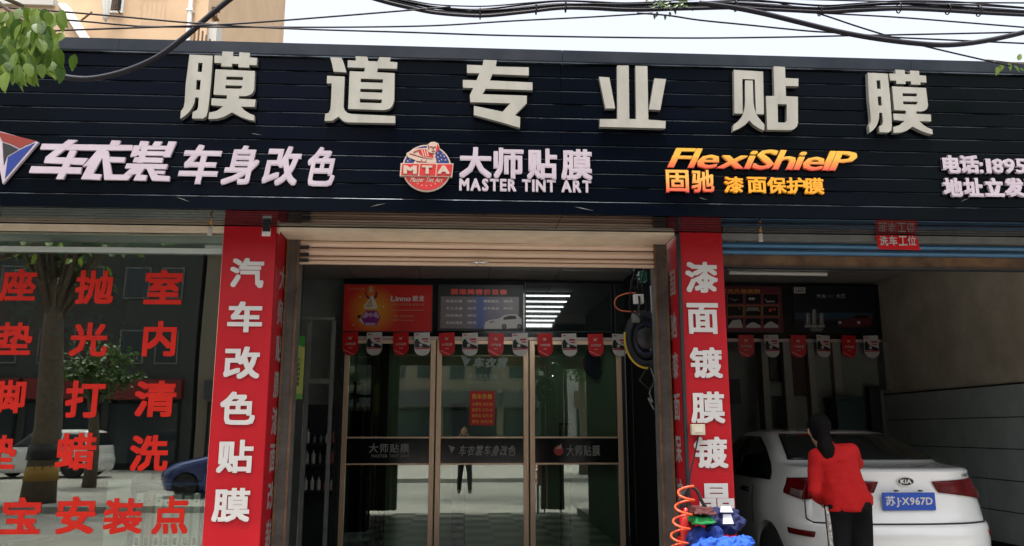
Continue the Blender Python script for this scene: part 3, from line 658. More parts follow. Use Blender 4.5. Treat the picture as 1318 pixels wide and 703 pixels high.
# things seen dimly through the door glass
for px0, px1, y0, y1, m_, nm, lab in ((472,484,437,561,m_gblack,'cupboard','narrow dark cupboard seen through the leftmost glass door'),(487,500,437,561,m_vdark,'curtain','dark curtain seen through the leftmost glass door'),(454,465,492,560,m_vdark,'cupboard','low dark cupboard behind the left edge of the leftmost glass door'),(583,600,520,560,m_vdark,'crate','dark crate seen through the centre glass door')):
    a = rect(px0, px1, y0, y1, 11.15); t = thing(nm, lab, nm, ((a[0]+a[1])/2, 11.15, -.12))
    if nm == 'curtain':
        MB().grid(lambda u, v, a=a: (a[0]+(a[1]-a[0])*u, 11.14+.02*math.sin(u*25), -.1+(a[3]+.1)*v), 30, 4).build('cloth', m_, t, True)
    else:
        MB().box(a[0], a[1], 11.12, 11.26, -.12, a[3]).build('carcass', m_, t); MB().box(a[0]+.02, a[1]-.02, 11.11, 11.119, -.05, (a[3])*.62).build('door', m_dark, t); MB().box(a[0]+.02, a[1]-.02, 11.11, 11.119, a[3]*.64, a[3]-.02).build('door', m_dark, t)
q = at(762, 468, 11.14); b_ = MB(); b_.ball(q, (.13,.05,.17), 16, 10); b_.ball(q+Vector((0,0,.12)), (.08,.05,.09), 12, 8); b_.ball(q+Vector((.06,0,-.12)), (.07,.04,.1), 12, 8)
tag(remesh(b_, 'hanging_coat', m_nv, None, .012, 2, disp=lambda v: v+Vector((0, noise.noise(v*12)*.02, noise.noise(v*9)*.02))), 'dark blue coat hanging behind the rightmost glass door', 'coat')
q = at(727, 561, 11.14); st_ = thing('stool', 'small black stool top seen through the rightmost glass door', 'stool', (q.x, 11.14, -.12))
MB().box(q.x-.075, q.x+.075, 11.08, 11.22, q.z+.14, q.z+.17).build('seat', m_black, st_)
for x_ in (-.07, .055):
    for y_ in (11.085, 11.20): MB().box(q.x+x_, q.x+x_+.015, y_, y_+.015, -.12, q.z+.139).build('leg', m_black, st_)
# posts beside the doors
sb('door_post', m_black, -1.655, -1.613, YB-.05, YB+.1, 0, 2.7)
sb('door_post', m_black, 2.118, 2.16, YB-.05, YB+.1, 0, 2.7)

# ---- display panels over the doors
def panel(name, label, cat, px, m_, Y=YB, d=.012, frame=True):
    a = rect(*px, Y); t = thing(name, label, cat, ((a[0]+a[1])/2, Y, a[2]))
    p = MB().box(a[0], a[1], Y-d, Y-.0005, a[2], a[3]).build('face', m_, t)
    if frame:
        b = .012; A = (a[0]-b, a[1]+b, a[2]-b, a[3]+b)
        MB().box(A[0],A[1],Y-d-.004,Y-.0005,A[2],a[2]-.0005).build('frame', m_black, t); MB().box(A[0],A[1],Y-d-.004,Y-.0005,a[3]+.0005,A[3]).build('frame', m_black, t)
        MB().box(A[0],a[0]-.0005,Y-d-.004,Y-.0005,a[2],a[3]).build('frame', m_black, t); MB().box(a[1]+.0005,A[1],Y-d-.004,Y-.0005,a[2],a[3]).build('frame', m_black, t)
    return t, a
def glowposter():
    m = mat('red_poster', (.62,.02,.012), .35); t = m.node_tree; p = t.nodes['Principled BSDF']
    g = t.nodes.new('ShaderNodeNewGeometry'); v = t.nodes.new('ShaderNodeVectorMath'); v.operation = 'DISTANCE'
    q = at(480,400,YB); v.inputs[1].default_value = (q.x, YB-.012, q.z)
    r = t.nodes.new('ShaderNodeValToRGB'); r.color_ramp.elements[0].color = (.75,.33,.02,1); r.color_ramp.elements[0].position = .06
    r.color_ramp.elements[1].color = (.60,.016,.012,1); r.color_ramp.elements[1].position = .36
    t.links.new(g.outputs['Position'], v.inputs[0]); t.links.new(v.outputs['Value'], r.inputs[0]); t.links.new(r.outputs[0], p.inputs['Base Color']); return m
t, a = panel('poster', 'red poster with purple jewel bottle over the leftmost door', 'poster', (442.5,556,367,426.5), glowposter())
YP = YB-.0135; fr_ = front(YP)
def P2(lst, Y=YP): return [at(420+x/5.86, 350+y/5.86, Y) for x, y in lst]
def pol(lst, m_, d, name='print', par=None):
    return MB().prism([(q.x, YP, q.z) for q in P2(lst)], (0, -d, 0)).build(name, m_, par if par else t)
m_gold = mat('print_gold', (.50,.33,.16), .5); m_lil = mat('print_purple', (.22,.01,.20), .4); m_pk = mat('print_lilac', (.50,.30,.48), .4); m_dk = mat('print_dark_red', (.20,.01,.02), .5)
pol([(290,150),(300,190),(320,210),(360,208),(385,190),(388,150),(372,150),(365,180),(350,190),(325,190),(308,175),(305,150)], m_dk, .001)
pol([(325,110),(352,110),(356,155),(320,155)], m_gold, .0014)
pol([(338,182),(352,182),(385,262),(378,278),(290,278),(282,262)], m_print, .0018)
pol([(338,190),(352,262),(290,268)], m_gold, .0022)
pol([(295,292),(380,292),(410,345),(375,405),(290,405),(262,345)], m_lil, .0018)
pol([(300,298),(330,330),(290,350),(270,344)], m_pk, .0022); pol([(375,298),(345,330),(385,350),(402,344)], m_pk, .0022)
pol([(290,385),(372,385),(366,404),(296,404)], m_pk, .0022); pol([(320,310),(350,310),(336,350)], m_pk, .0023)
pol([(235,330),(262,322),(258,345),(232,352)], m_black, .0016); pol([(262,350),(290,385),(285,398),(246,362)], m_print, .0015)
for x, y in ((255,188),(205,400),(430,262),(330,245)): pol([(x-6,y),(x,y-6),(x+6,y),(x,y+6)], m_print, .0024)
text('Linno', fr_, rect(503,529,381,388,YP), m_print, t, name='lettering', bold=.035, copies=4, depth=.001, split=False)
text('朗龙', fr_, rect(531,546,380.5,388,YP), m_print, t, name='lettering', bold=.03, copies=4, depth=.001, split=False)
text('让爱车光彩如新·镀晶专家', fr_, rect(503,546,390.5,393.5,YP), m_gold, t, name='lettering', bold=0, depth=.001, split=False)
pol([(484,288),(735,288),(735,291),(484,291)], m_gold, .001)
text('全国统一服务热线客服电话', fr_, rect(506,533,405.5,408.5,YP), m_gold, t, name='lettering', bold=0, depth=.001, split=False)
text('官网 www linno', fr_, rect(506,533,410.5,413.5,YP), m_gold, t, name='lettering', bold=0, depth=.001, split=False)
text('专业镀晶品牌', fr_, rect(448,469,370.5,373,YP), m_gold, t, name='lettering', bold=0, depth=.001, split=False)
# price board
t, a = panel('price_board', 'dark price list board with red heading and white car picture', 'price board', (565,672,368,425), m_black)
def gradx():
    m = mat('price_sheet', (.10,.07,.075), .35); tt = m.node_tree; p = tt.nodes['Principled BSDF']
    g = tt.nodes.new('ShaderNodeNewGeometry'); s = tt.nodes.new('ShaderNodeSeparateXYZ'); mr = tt.nodes.new('ShaderNodeMapRange'); r = tt.nodes.new('ShaderNodeValToRGB')
    x0, x1 = at(567,400,YP).x, at(670,400,YP).x; mr.inputs[1].default_value = x0; mr.inputs[2].default_value = x1
    r.color_ramp.elements[0].color = (.20,.145,.14,1); r.color_ramp.elements[1].color = (.15,.10,.10,1)
    for ps, c in ((.38,(.16,.13,.16)),(.50,(.04,.07,.30)),(.60,(.14,.11,.18))):
        e = r.color_ramp.elements.new(ps); e.color = (*c, 1)
    L = tt.links.new; L(g.outputs['Position'], s.inputs[0]); L(s.outputs[0], mr.inputs[0]); L(mr.outputs[0], r.inputs[0]); L(r.outputs[0], p.inputs['Base Color']); return m
b = rect(567,668,382,423,YP); MB().box(b[0],b[1],YP-.001,YP+.001,b[2],b[3]).build('sheet', gradx(), t, bevel=0)
m_hr = mat('heading_red', (.75,.06,.04), .4)
text('膜道美容价目表', front(YP), rect(580,653,372,379.5,YP), m_hr, t, name='character', bold=.05, copies=4, depth=.001)
for i in range(4):
    y_ = 388+i*9.2
    text(('标准打蜡','手工水晶','内饰清洗','发动机清洗')[i], front(YP-.0015), rect(574,595,y_-2,y_+1.6,YP), m_print, t, name='lettering', bold=.02, copies=4, split=False)
    text(('100元','160元','180元','100元')[i], front(YP-.0015), rect(602,613,y_-2,y_+1.6,YP), m_print, t, name='lettering', bold=.02, copies=4, split=False)
    if i < 2:
        text(('镜面抛光','全车镀晶')[i], front(YP-.0015), rect(622,642,y_-2,y_+1.6,YP), m_print, t, name='lettering', bold=.02, copies=4, split=False)
        text(('280元','800元')[i], front(YP-.0015), rect(648,660,y_-2,y_+1.6,YP), m_print, t, name='lettering', bold=.02, copies=4, split=False)
def P3(lst): return [(q.x, YP-.0015, q.z) for q in (at(555+x/5.38, 355+y/5.38, YP) for x, y in lst)]
def pol3(lst, m_, d): return MB().prism(P3(lst), (0,-d,0)).build('print', m_, t)
pol3([(365,368),(372,325),(400,308),(470,295),(500,275),(540,268),(590,268),(618,290),(626,300),(626,355),(600,362),(480,368)], mat('print_pale', (.55,.50,.50), .5), .001)
pol3([(500,290),(540,276),(585,278),(590,300),(500,305)], m_black, .0014); pol3([(400,318),(440,312),(430,325),(402,328)], m_grey, .0014)
for cx in (505, 612):
    pol3([(cx+17*math.cos(i*.7), 352+19*math.sin(i*.7)) for i in range(9)], m_black, .0015); pol3([(cx+10*math.cos(i*.7), 352+11*math.sin(i*.7)) for i in range(9)], m_grey, .0017)
panel('glossy_panel', 'blank glossy dark panel reflecting the lit ceiling tubes', 'display panel', (677,786,366.5,426.5), g_gloss, d=.014)
panel('glossy_panel', 'narrow dark panel over the hose reel, right of the reflecting panel', 'display panel', (792,846,367,427), g_gloss, d=.014)
# right bay posters
t, a = panel('poster', 'purple lamp upgrade poster with nine small photos beside the red column', 'poster', (930,1006,369.5,427), mat('poster_maroon', (.14,.010,.025), .4))
def P4(lst, d=0): return [(q.x, YP-d, q.z) for q in (at(930+x/6.276, 355+y/6.276, YP) for x, y in lst)]
def pol4(lst, m_, d, base=0): return MB().prism(P4(lst, base), (0,-d,0)).build('print', m_, t)
text('灯光升级案例', front(YP), rect(928,978,372,377.5,YP), mat('print_orange', (.65,.28,.02), .5), t, name='character', bold=.04, copies=4, depth=.001)
mgf = mat('print_glow', (.55,.52,.48), .5); mor = mat('print_amber', (.40,.18,.03), .5)
for r_ in range(3):
    for c_i in range(3):
        x0 = 42+c_i*143; y0 = 150+r_*97
        pol4([(x0-6,y0-6),(x0+130,y0-6),(x0+130,y0+83),(x0-6,y0+83)], mor if r_ == 1 else mat('print_pink',(.30,.05,.08),.5), .0008)
        pol4([(x0,y0),(x0+124,y0),(x0+124,y0+77),(x0,y0+77)], m_gblack, .0014)
pol4([(50,180),(100,190),(135,186),(100,208)], mat('print_steel', (.12,.14,.22), .5), .0018)
for cx in (222, 248): pol4([(cx+14*math.cos(i*.7), 186+11*math.sin(i*.7)) for i in range(9)], mgf, .0018)
pol4([(340,180),(360,205),(420,202),(422,212),(355,214)], mgf, .0018)
pol4([(195,255),(290,255),(302,290),(280,285),(210,285),(190,290)], mat('print_grey', (.22,.21,.20), .5), .0018)
pol4([(375,270),(400,262),(396,290),(372,292)], m_hr, .0018); pol4([(404,268),(430,262),(420,285)], m_hr, .0018); pol4([(130,258),(146,260),(140,275)], mor, .0018)
for x0, hh in ((42, 360), (186, 380), (330, 375)):
    pol4([(x0+2,420),(x0+122,420),(x0+118,400),(x0+64+ (0 if x0 > 42 else 40),hh-6),(x0+40,hh),(x0+4,405)], mgf, .0018)
t, a = panel('poster', 'dark headlamp poster with bulbs and a red sports car', 'poster', (1022,1124,370,427), mat('poster_night', (.004,.007,.012), .3))
pol4([(575,300),(1215,300),(1215,345),(575,345)], mat('print_horizon', (.012,.055,.09), .4), .0006)
pol4([(575,345),(1215,345),(1215,360),(575,365)], mat('print_dusk', (.03,.02,.03), .4), .0006)
pol4([(578,94),(668,94),(668,142),(578,142)], m_print, .001)
text('汽车', front(YP-.0015), rect(1051,1063,379,384,YP), mgf, t, name='lettering', bold=.02, copies=4, split=False)
text('LED', front(YP-.0015), rect(1065,1073,379.5,383,YP), m_grey, t, name='lettering', bold=.01, copies=4, split=False)
text('大灯', front(YP-.0015), rect(1076,1088,378,384,YP), mgf, t, name='lettering', bold=.02, copies=4, split=False)
text('LED', front(YP-.0017), rect(1024,1035,371.5,376,YP), m_black, t, name='lettering', bold=.03, copies=4, split=False)
for k, cx in enumerate((690, 740, 800)):
    h0 = 300 if k != 1 else 270
    pol4([(cx-14,h0),(cx+14,h0),(cx+18,390),(cx+32,400),(cx+26,420),(cx-26,420),(cx-32,400),(cx-18,390)], mat('print_grey'+'', (.22,.21,.20), .5), .0012)
    pol4([(cx-8,h0+10),(cx-2,h0+10),(cx-2,380),(cx-8,380)], mgf, .0016); pol4([(cx-22,404),(cx+20,404),(cx+16,414),(cx-20,414)], mgf, .0016)
pol4([(700,430),(760,415),(820,430),(800,450),(720,450)], m_grey, .0013)
pol4([(930,400),(940,360),(1040,345),(1080,315),(1170,315),(1205,345),(1205,400),(1100,415),(960,415)], mat('print_car_red', (.10,.008,.018), .4), .001)
pol4([(1050,343),(1085,320),(1160,320),(1180,342)], m_gblack, .0014)
for cx in (948, 1100): pol4([(cx+14*math.cos(i*.9), 378+12*math.sin(i*.9)) for i in range(7)], mgf, .0016)

# ---- pennants
m_pr = mat('pennant_red', (.62,.008,.010), .4, bump=.15, bscale=14); m_pw = mat('pennant_white', (.62,.57,.54), .45)
def pennant_proto(red):
    w_, h_ = .105, .31
    t = thing('pennant', 'x', 'pennant', (0, 0, 0), 'red and white pennants hung in a row under the header')
    n = 10
    out = [(-w_, 0)] + ([(w_, 0)]) + [(w_*math.cos(-i*math.pi/n), -h_+.09+.09*math.sin(-i*math.pi/n)) for i in range(n+1)]
    Yc = 0
    MB().prism([(x, 0, z) for x, z in out], (0, -.002, 0)).build('sheet', m_pr if red else m_pw, t)
    if red:
        MB().prism([(-.03,-.003,-.06),(0,-.003,-.072),(.03,-.003,-.06),(.006,-.003,-.082),(.02,-.003,-.10),(-.01,-.003,-.09),(-.03,-.003,-.10),(-.014,-.003,-.08)],(0,-.001,0)).build('emblem', m_print, t)
        text('大师贴膜', (Vector((0,-.003,0)),Vector((1,0,0)),Vector((0,0,1)),Vector((0,-1,0))), (-.07,.07,-.175,-.14), m_print, t, name='lettering', bold=.02, copies=4, split=False)
        MB().box(-.025,.025,-.0035,-.003,-.215,-.208).build('print', m_print, t)
        MB().prism([(-.10,-.003,-.235),(-.085,-.003,-.23),(.045,-.003,-.296),(.03,-.003,-.300)],(0,-.001,0)).build('print', mat('print_shine',(.75,.30,.27),.3), t)
    else:
        MB().prism([(-.10,-.003,-.12),(-.085,-.003,-.085),(-.06,-.003,-.08),(-.045,-.003,-.11),(-.02,-.003,-.14),(.05,-.003,-.16),(.10,-.003,-.185),(.10,-.003,-.21),(-.02,-.003,-.20),(-.10,-.003,-.20)],(0,-.001,0)).build('print', m_black, t)
        MB().box(-.04,.0,-.0046,-.0041,-.185,-.15).build('print', m_print, t)
        MB().box(-.098,.098,-.0048,-.0042,-.222,-.205).build('print', mat('print_crimson', (.5,.02,.03), .4), t)
        MB().box(.0,.085,-.0036,-.003,-.10,-.075).build('print', mat('print_crimson', (.5,.02,.03), .4), t); MB().box(.02,.085,-.0036,-.003,-.13,-.115).build('print', mat('print_crimson', (.5,.02,.03), .4), t)
        MB().box(-.09,-.04,-.0036,-.003,-.035,-.02).build('print', mat('print_crimson', (.5,.02,.03), .4), t)
    return t
PP = {True: pennant_proto(True), False: pennant_proto(False)}; used = {True: False, False: False}
ordn = ['first','second','third','fourth','fifth','sixth','seventh','eighth','ninth','tenth','eleventh','twelfth']
def pennant(red, x, y, z, label):
    src = PP[red]
    if not used[red]: o = src; used[red] = True
    else:
        o = src.copy(); COL.objects.link(o)
        for ch in src.children: c = ch.copy(); COL.objects.link(c); c.parent = o
    o.location = (x, y, z); o.rotation_euler = (R(random.uniform(-2,2)), R(random.uniform(-3,3)), R(random.uniform(-12,12))); o['label'] = label
for i, px_ in enumerate((451,482,516,543,575,605,639,669,701,732,766,797)):
    q = at(px_, 427.5, YB-.06); pennant(i % 2 == 0, q.x, YB-.06, 2.745, '%s pennant, %s from the left in the row over the glass doors' % ('red' if i % 2 == 0 else 'white', ordn[i]))
for i, px_ in enumerate((960,992,1027,1059,1092,1120)):
    q = at(px_, 429, YB-.06); pennant(i % 2 == 0, q.x, YB-.06, 2.745, '%s pennant, %s from the red column in the car bay row' % ('red' if i % 2 == 0 else 'white', ordn[i]))
for i, (px_, red) in enumerate(((38,True),(62,False),(86,True))):
    q = at(px_, 392, 8.3); pennant(red, q.x, 8.3, q.z, '%s pennant, %s from the left behind the shop window' % ('red' if red else 'white', ordn[i]))
pr = thing('hanging_line', 'thin line holding the three pennants behind the left window', 'cord', (-3.0, 8.3, 2.4))
q0, q1 = at(10,392,8.29), at(120,392,8.29); MB().tube([q0, q1, (q1.x, 8.29, 3.49)], .004, 6).build('line', m_cable, pr)

# ---- ceiling tube lights
for i in range(8):
    y_ = (9.86,9.30,8.76,8.23,7.62,7.05,6.47,6.2)[i]; x1_ = (1.57,1.59,1.60,1.61,1.62,1.64,1.66,1.68)[i]
    t = thing('tube_light', 'lit ceiling tube, %s of eight counting from the glass doors' % ordn[i], 'ceiling light', (.7, y_, 3.46), 'lit ceiling tubes in the middle bay')
    MB().tube([(.38, y_, 3.455), (x1_, y_, 3.455)], .010, 8).build('tube', m_tube, t)
    MB().box(.34, x1_+.03, y_-.02, y_+.02, 3.472, 3.498)   .build('fitting', m_grey, t)
q0, q1 = at(938,351,8.0), at(1064,353,8.0)
t = thing('tube_light', 'unlit ceiling tube hanging over the white car', 'ceiling light', ((q0.x+q1.x)/2, 8, q0.z))
MB().tube([q0, q1], .02, 8).build('tube', m_tubeoff, t); MB().box(q0.x-.02, q1.x+.02, 7.98, 8.03, q0.z+.021, q0.z+.05).build('fitting', m_grey, t)
for x_ in (q0.x+.1, q1.x-.1): MB().tube([(x_,8,q0.z+.05),(x_,8,3.5)], .004, 6).build('cord', m_cable, t)

# ---- left of the doors
q = rect(378,391,433,514,7.6)
t = thing('hanging_banner', 'narrow yellow and green banner hanging beside the left guide post', 'banner', ((q[0]+q[1])/2, 7.6, q[2]))
MB().box(q[0], q[1], 7.6, 7.606, q[2]+.05, q[3]-.07).build('sheet', mat('banner_yellow', (.50,.52,.12), .5), t)
MB().prism([(q[0],7.6,q[3]-.07),(q[1],7.6,q[3]-.10),(q[1],7.6,q[3]),(q[0],7.6,q[3])],(0,-.003,0)).build('sheet', mat('banner_green', (.05,.30,.05), .5), t)
MB().prism([(q[0],7.6,q[2]+.05),(q[1],7.6,q[2]+.05),(q[1],7.6,q[2]),(q[0],7.6,q[2])],(0,.004,0)).build('sheet', mat('banner_lime', (.16,.36,.06), .5), t)
text('汽车养护专家', front(7.597), (q[0]+.03, q[1]-.03, q[2]+.12, q[3]-.2), m_black, t, name='lettering', bold=.01, copies=4, split=False, vert=True)
MB().tube([((q[0]+q[1])/2,7.61,q[3]-.01),((q[0]+q[1])/2,7.61,3.5)], .003, 6).build('cord', m_cable, t)
fr = thing('metal_frame', 'grey steel frame standing left of the glass doors', 'frame', (at(400,600,9).x, 9, 0))
q0, q1 = at(384,409,9), at(431,409,9)
MB().box(q0.x-.2,q1.x,8.98,9.0,q0.z-.025,q0.z+.01).build('crossbar', m_grey, fr)
q2, q3 = at(399,409,9), at(399,700,9)
MB().box(q2.x-.02,q2.x+.02,9.001,9.03,0,q2.z-.026).build('upright', m_grey, fr); MB().box(q1.x-.03,q1.x+.01,9.001,9.03,0,q2.z-.026).build('upright', m_grey, fr)
q4 = at(400,490,9); MB().box(q0.x-.2,q1.x,8.98,9.0,q4.z-.03,q4.z+.02).build('crossbar', m_grey, fr)
q5 = at(386,630,8.6); 
sf = thing('bottle_shelf', 'dark wall shelf with rows of small bottles left of the doors', 'shelf', (at(408,600,9.3).x, 9.3, 0))
a = rect(388,432,520,632,9.3)
MB().box(a[0],a[1],9.5,9.52,0,a[3]).build('back_panel', m_dark, sf)
for yy in (571, 598, 632):
    z_ = at(408,yy,9.3).z; MB().box(a[0],a[1],9.3,9.5,z_-.02,z_).build('shelf_board', m_dark, sf)
for x_ in (a[0], a[1]-.02): MB().box(x_, x_+.02, 9.28, 9.3, 0, a[3]).build('upright', m_steel if x_ == a[0] else m_dark, sf)
nb = 0
for yy, lab in ((571,'top'),(598,'middle'),(632,'bottom')):
    z_ = at(408,yy,9.3).z
    for i in range(5):
        x_ = a[0]+.05+i*.07; h_ = random.uniform(.09,.17)
        m_ = random.choice([mat('bottle_dark',(.05,.05,.06),.2), mat('bottle_clear',(.28,.28,.27),.15), mat('bottle_red',(.25,.03,.03),.3)])
        t = thing('bottle', '%s small bottle from the left on the %s board of the dark shelf' % (ordn[i], lab), 'bottle', (x_, 9.38, z_), 'bottles on the dark shelf')
        MB().lathe((x_,9.38,z_+.001), [(.022,0),(.024,.01),(.024,h_*.65),(.009,h_*.78),(.009,h_*.9)], 12).build('body', m_, t, True); MB().lathe((x_,9.38,z_+h_*.9+.002), [(.011,0),(.011,h_*.12)], 10).build('cap', m_black, t)

# ---- right of the doors: hose reel, sockets, cables, strips
hr = thing('hose_reel', 'black wall reel wound with dark hose and a yellow band', 'hose reel', (1.42, 6.6, 2.0))
c = at(829,437,6.7); MY = Matrix.Rotation(math.pi/2, 3, 'X')
for k in range(9):
    rr = .10+.011*k; yo = -.06+.016*(k % 5)
    MB().tube([(c.x+rr*math.cos(i*.314)*(.85), c.y+yo+.004*math.sin(i), c.z+rr*1.25*math.sin(i*.314)) for i in range(20)], .012, 6, True).build('hose', m_rub if k % 3 else mat('navy_hose', (.01,.02,.06), .5), hr, True)
MB().lathe((c.x,c.y+.09,c.z), [(.08,0),(.09,.02),(.09,.18),(.08,.2)], 20, MY).build('drum', m_black, hr, True)
MB().tube([(c.x-.18*math.cos(i*.12-.2), c.y-.085, c.z-.245*math.sin(i*.12-.2)) for i in range(16)], .009, 6).build('hose_band', mat('yellow_band', (.55,.36,.02), .4), hr, True)
MB().tube([(c.x+.02,c.y-.04,c.z-.22),(c.x-.06,c.y-.05,c.z-.34),(c.x+.02,c.y-.05,c.z-.42),(c.x+.10,c.y-.04,c.z-.3),(c.x+.1,c.y-.03,c.z-.1)], .010, 6).build('hose', m_rub, hr, True)
MB().tube([(1.60,6.27,c.z),(1.60,c.y+.02,c.z),(c.x+.05,c.y+.02,c.z)], .018, 8).build('bracket', m_steel, hr)
sk = thing('socket_box', 'white socket box hanging among cables above the hose reel', 'socket', tuple(at(820,384,6.6)))
a = rect(815.5,828,379,391,6.6); MB().box(a[0],a[1],6.58,6.63,a[2],a[3]).build('housing', m_wht, sk, bevel=.006); MB().tube([((a[0]+a[1])/2,6.575,a[3]-.02),((a[0]+a[1])/2+.0,6.56,a[2]+.0),((a[0]+a[1])/2-.02,6.57,a[2]-.1)], .010, 6).build('plug_cable', m_black, sk)
MB().tube([((a[0]+a[1])/2,6.6,a[3]),((a[0]+a[1])/2,6.6,3.5)], .004, 6).build('cord', m_cable, sk)
a = rect(813,822,404,416,6.65); sk2 = tag(MB().box(a[0],a[1],6.6,6.66,a[2],a[3]).build('junction_box', m_grey, bevel=.004), 'grey junction box just above the wound black hose', 'junction box')
def cable(label, pts, r, m_=m_cable, name='cable', group=None, cat='cable'):
    P = [Vector(p) for p in pts]; out = []
    for i in range(len(P)-1):                     # Catmull-Rom through the points
        p0, p1, p2, p3 = P[max(i-1,0)], P[i], P[i+1], P[min(i+2, len(P)-1)]
        for k in range(5):
            t_ = k/5; out.append(.5*((2*p1)+(p2-p0)*t_+(2*p0-5*p1+4*p2-p3)*t_*t_+(3*p1-p0-3*p2+p3)*t_**3))
    out.append(P[-1])
    return tag(MB().tube(out, r, 6).build(name, m_, smooth=True), label, cat, group)
gb = 'thin cables dangling above the hose reel'
cable('black cable looping left of the white socket box', [at(818,345,6.6),at(813,365,6.6),at(810,395,6.6),at(816,402,6.6),at(826,410,6.6)], .006, group=gb)
cable('black cable dropping right of the white socket box', [at(830,345,6.6),at(826,368,6.6),at(832,395,6.6),at(828,410,6.6),at(834,425,6.6)], .007, group=gb)
cable('dark cable with a loop over the socket box', [at(812,347,6.55),at(822,362,6.55),at(818,372,6.55),at(812,362,6.55),at(824,356,6.55)], .005, group=gb)
cable('orange hose loop hanging left of the socket box', [at(818,377,6.9),at(806,378,6.9),at(794,383,6.9),at(791,392,6.9),at(797,399,6.9),at(808,401,6.9),at(818,401,6.9)], .006, mat('dull_orange', (.55,.10,.03), .5), 'hose', cat='hose')
a = rect(823,833,349,362,6.7); tag(MB().box(a[0],a[1],6.7,6.8,a[2],a[3]).build('green_box', mat('dark_green', (.01,.08,.05), .4), bevel=.006), 'dark green box up beside the right guide post', 'box')
q0, q1 = at(839,368,6.9), at(841,402,6.9); t = thing('tube_reflection', 'vertical row of glowing white dots standing for tube reflections inside the right guide post', 'reflection', tuple(q1))  # glowing dots added in place of the ceiling tubes mirrored in side glass
MB().box(q0.x-.012,q0.x+.02,6.91,6.93,q1.z,q0.z).build('backing', m_black, t)
for i in range(7):
    f_ = i/6; z_ = q1.z+(q0.z-q1.z)*f_; MB().ball((q0.x+.003,6.9,z_), .009, 8, 6).build('reflection_dot', m_tube, t)
for i, (px_, y0, y1) in enumerate(((806,520,690),(815,515,700),(822,520,650),(829,515,700),(836,518,690),(841,520,600))):
    m_ = mat('hanging_strip', (.14,.14,.15), .4) if i % 2 else mat('hanging_strip_b', (.22,.23,.25), .35)
    q0, q1 = at(px_,y0,10.6), at(px_+2,y1,10.6)
    tag(MB().box(q0.x-.006,q0.x+.006,10.6,10.606,q1.z,2.6).build('hanging_strip', m_), 'thin pale strip hanging in the dark, %s right of the doors' % ordn[i], 'strip', 'thin strips hanging right of the glass doors')
cable('knotted white cord hanging below the hose reel', [at(838,440,7.2),at(837,470,7.2),at(842,490,7.2),at(836,505,7.2),at(840,518,7.2),at(834,512,7.2),at(842,528,7.2)], .006, m_grey, 'cord', cat='cord')

# ================================================================ RIGHT BAY OBJECTS
bn = thing('storage_bin', 'dark teal bin standing against the back wall behind the car', 'bin', (at(1090,540,10.8).x, 10.85, 0))
a = rect(1072,1108,511,545,10.8)
MB().hexa([(a[0]+.05,10.7,0),(a[1]-.05,10.7,0),(a[1]-.05,11.0,0),(a[0]+.05,11.0,0),(a[0],10.68,a[3]-.05),(a[1],10.68,a[3]-.05),(a[1],11.04,a[3]-.05),(a[0],11.04,a[3]-.05)]).build('bin_body', mat('teal_plastic', (.004,.035,.038), .4), bn)
MB().box(a[0]-.02,a[1]+.02,10.66,11.06,a[3]-.048,a[3]).build('lid', mat('teal_plastic', (.004,.035,.038), .4), bn, bevel=.01)
MB().tube([(a[0]-.02,10.7,a[3]-.1),(a[0]-.07,10.7,a[3]-.12),(a[0]-.07,10.7,a[3]-.2),(a[0]-.01,10.7,a[3]-.24)], .01, 6).build('handle', m_black, bn)
a = rect(1120,1134,497,552,10.9); tag(MB().box(a[0],a[1],10.88,11.0,0,a[3]).build('dark_locker', m_black, bevel=.01), 'narrow black locker in the back corner of the car bay', 'locker')
# hanging red sign
a = rect(1128.5,1181,300.5,322,5.78); rs = thing('hanging_sign', 'small red sign with four white characters hanging over the car bay', 'sign', ((a[0]+a[1])/2, 5.78, a[2]))
mrs = mat('sign_red', (.75,.015,.02), .4)
MB().prism([(a[0],5.785,2.894),(a[1]-.005,5.785,2.894),(a[1]+.012,5.775,a[2]),(a[0]+.004,5.775,a[2]+.004)],(0,-.003,0)).build('sheet', mrs, rs)
for ch, x0 in zip('洗车工位', (1131.5,1143.5,1156,1167.5)): text(ch, front(5.768), rect(x0,x0+11,304,316.5,5.775), m_print, rs, bold=.025, copies=4)
# pull cords
for px_, lab in ((272,'pull cord with white weight hanging left of the left column'),(979,'pull cord with white weight hanging right of the right column')):
    dy = 0 if px_ < 500 else 8
    q = at(px_, 284+dy, 5.6); t = thing('pull_cord', lab, 'pull cord', (q.x, 5.6, q.z-.1), 'pull cords under the soffit')
    q2 = at(px_-1, 296+dy, 5.6)
    MB().tube([(q.x+.004,5.6,2.9),(q.x-.004,5.6,2.875),(q.x+.005,5.6,2.86),(q.x,5.6,q2.z)], .0035, 6).build('cord', mat('orange_cord', (.55,.22,.03), .6), t)
    MB().ball((q.x-.003,5.6,2.872), .011, 8, 6).build('knot', mat('orange_cord', (.55,.22,.03), .6), t)
    z_ = at(px_, 303+dy, 5.6).z; MB().lathe((q.x-.005,5.6,z_), [(.016,0),(.017,.004),(.013,.012),(.015,.05),(.012,.06)], 14).build('weight', mat('dusty_white', (.55,.52,.48), .5), t, True)

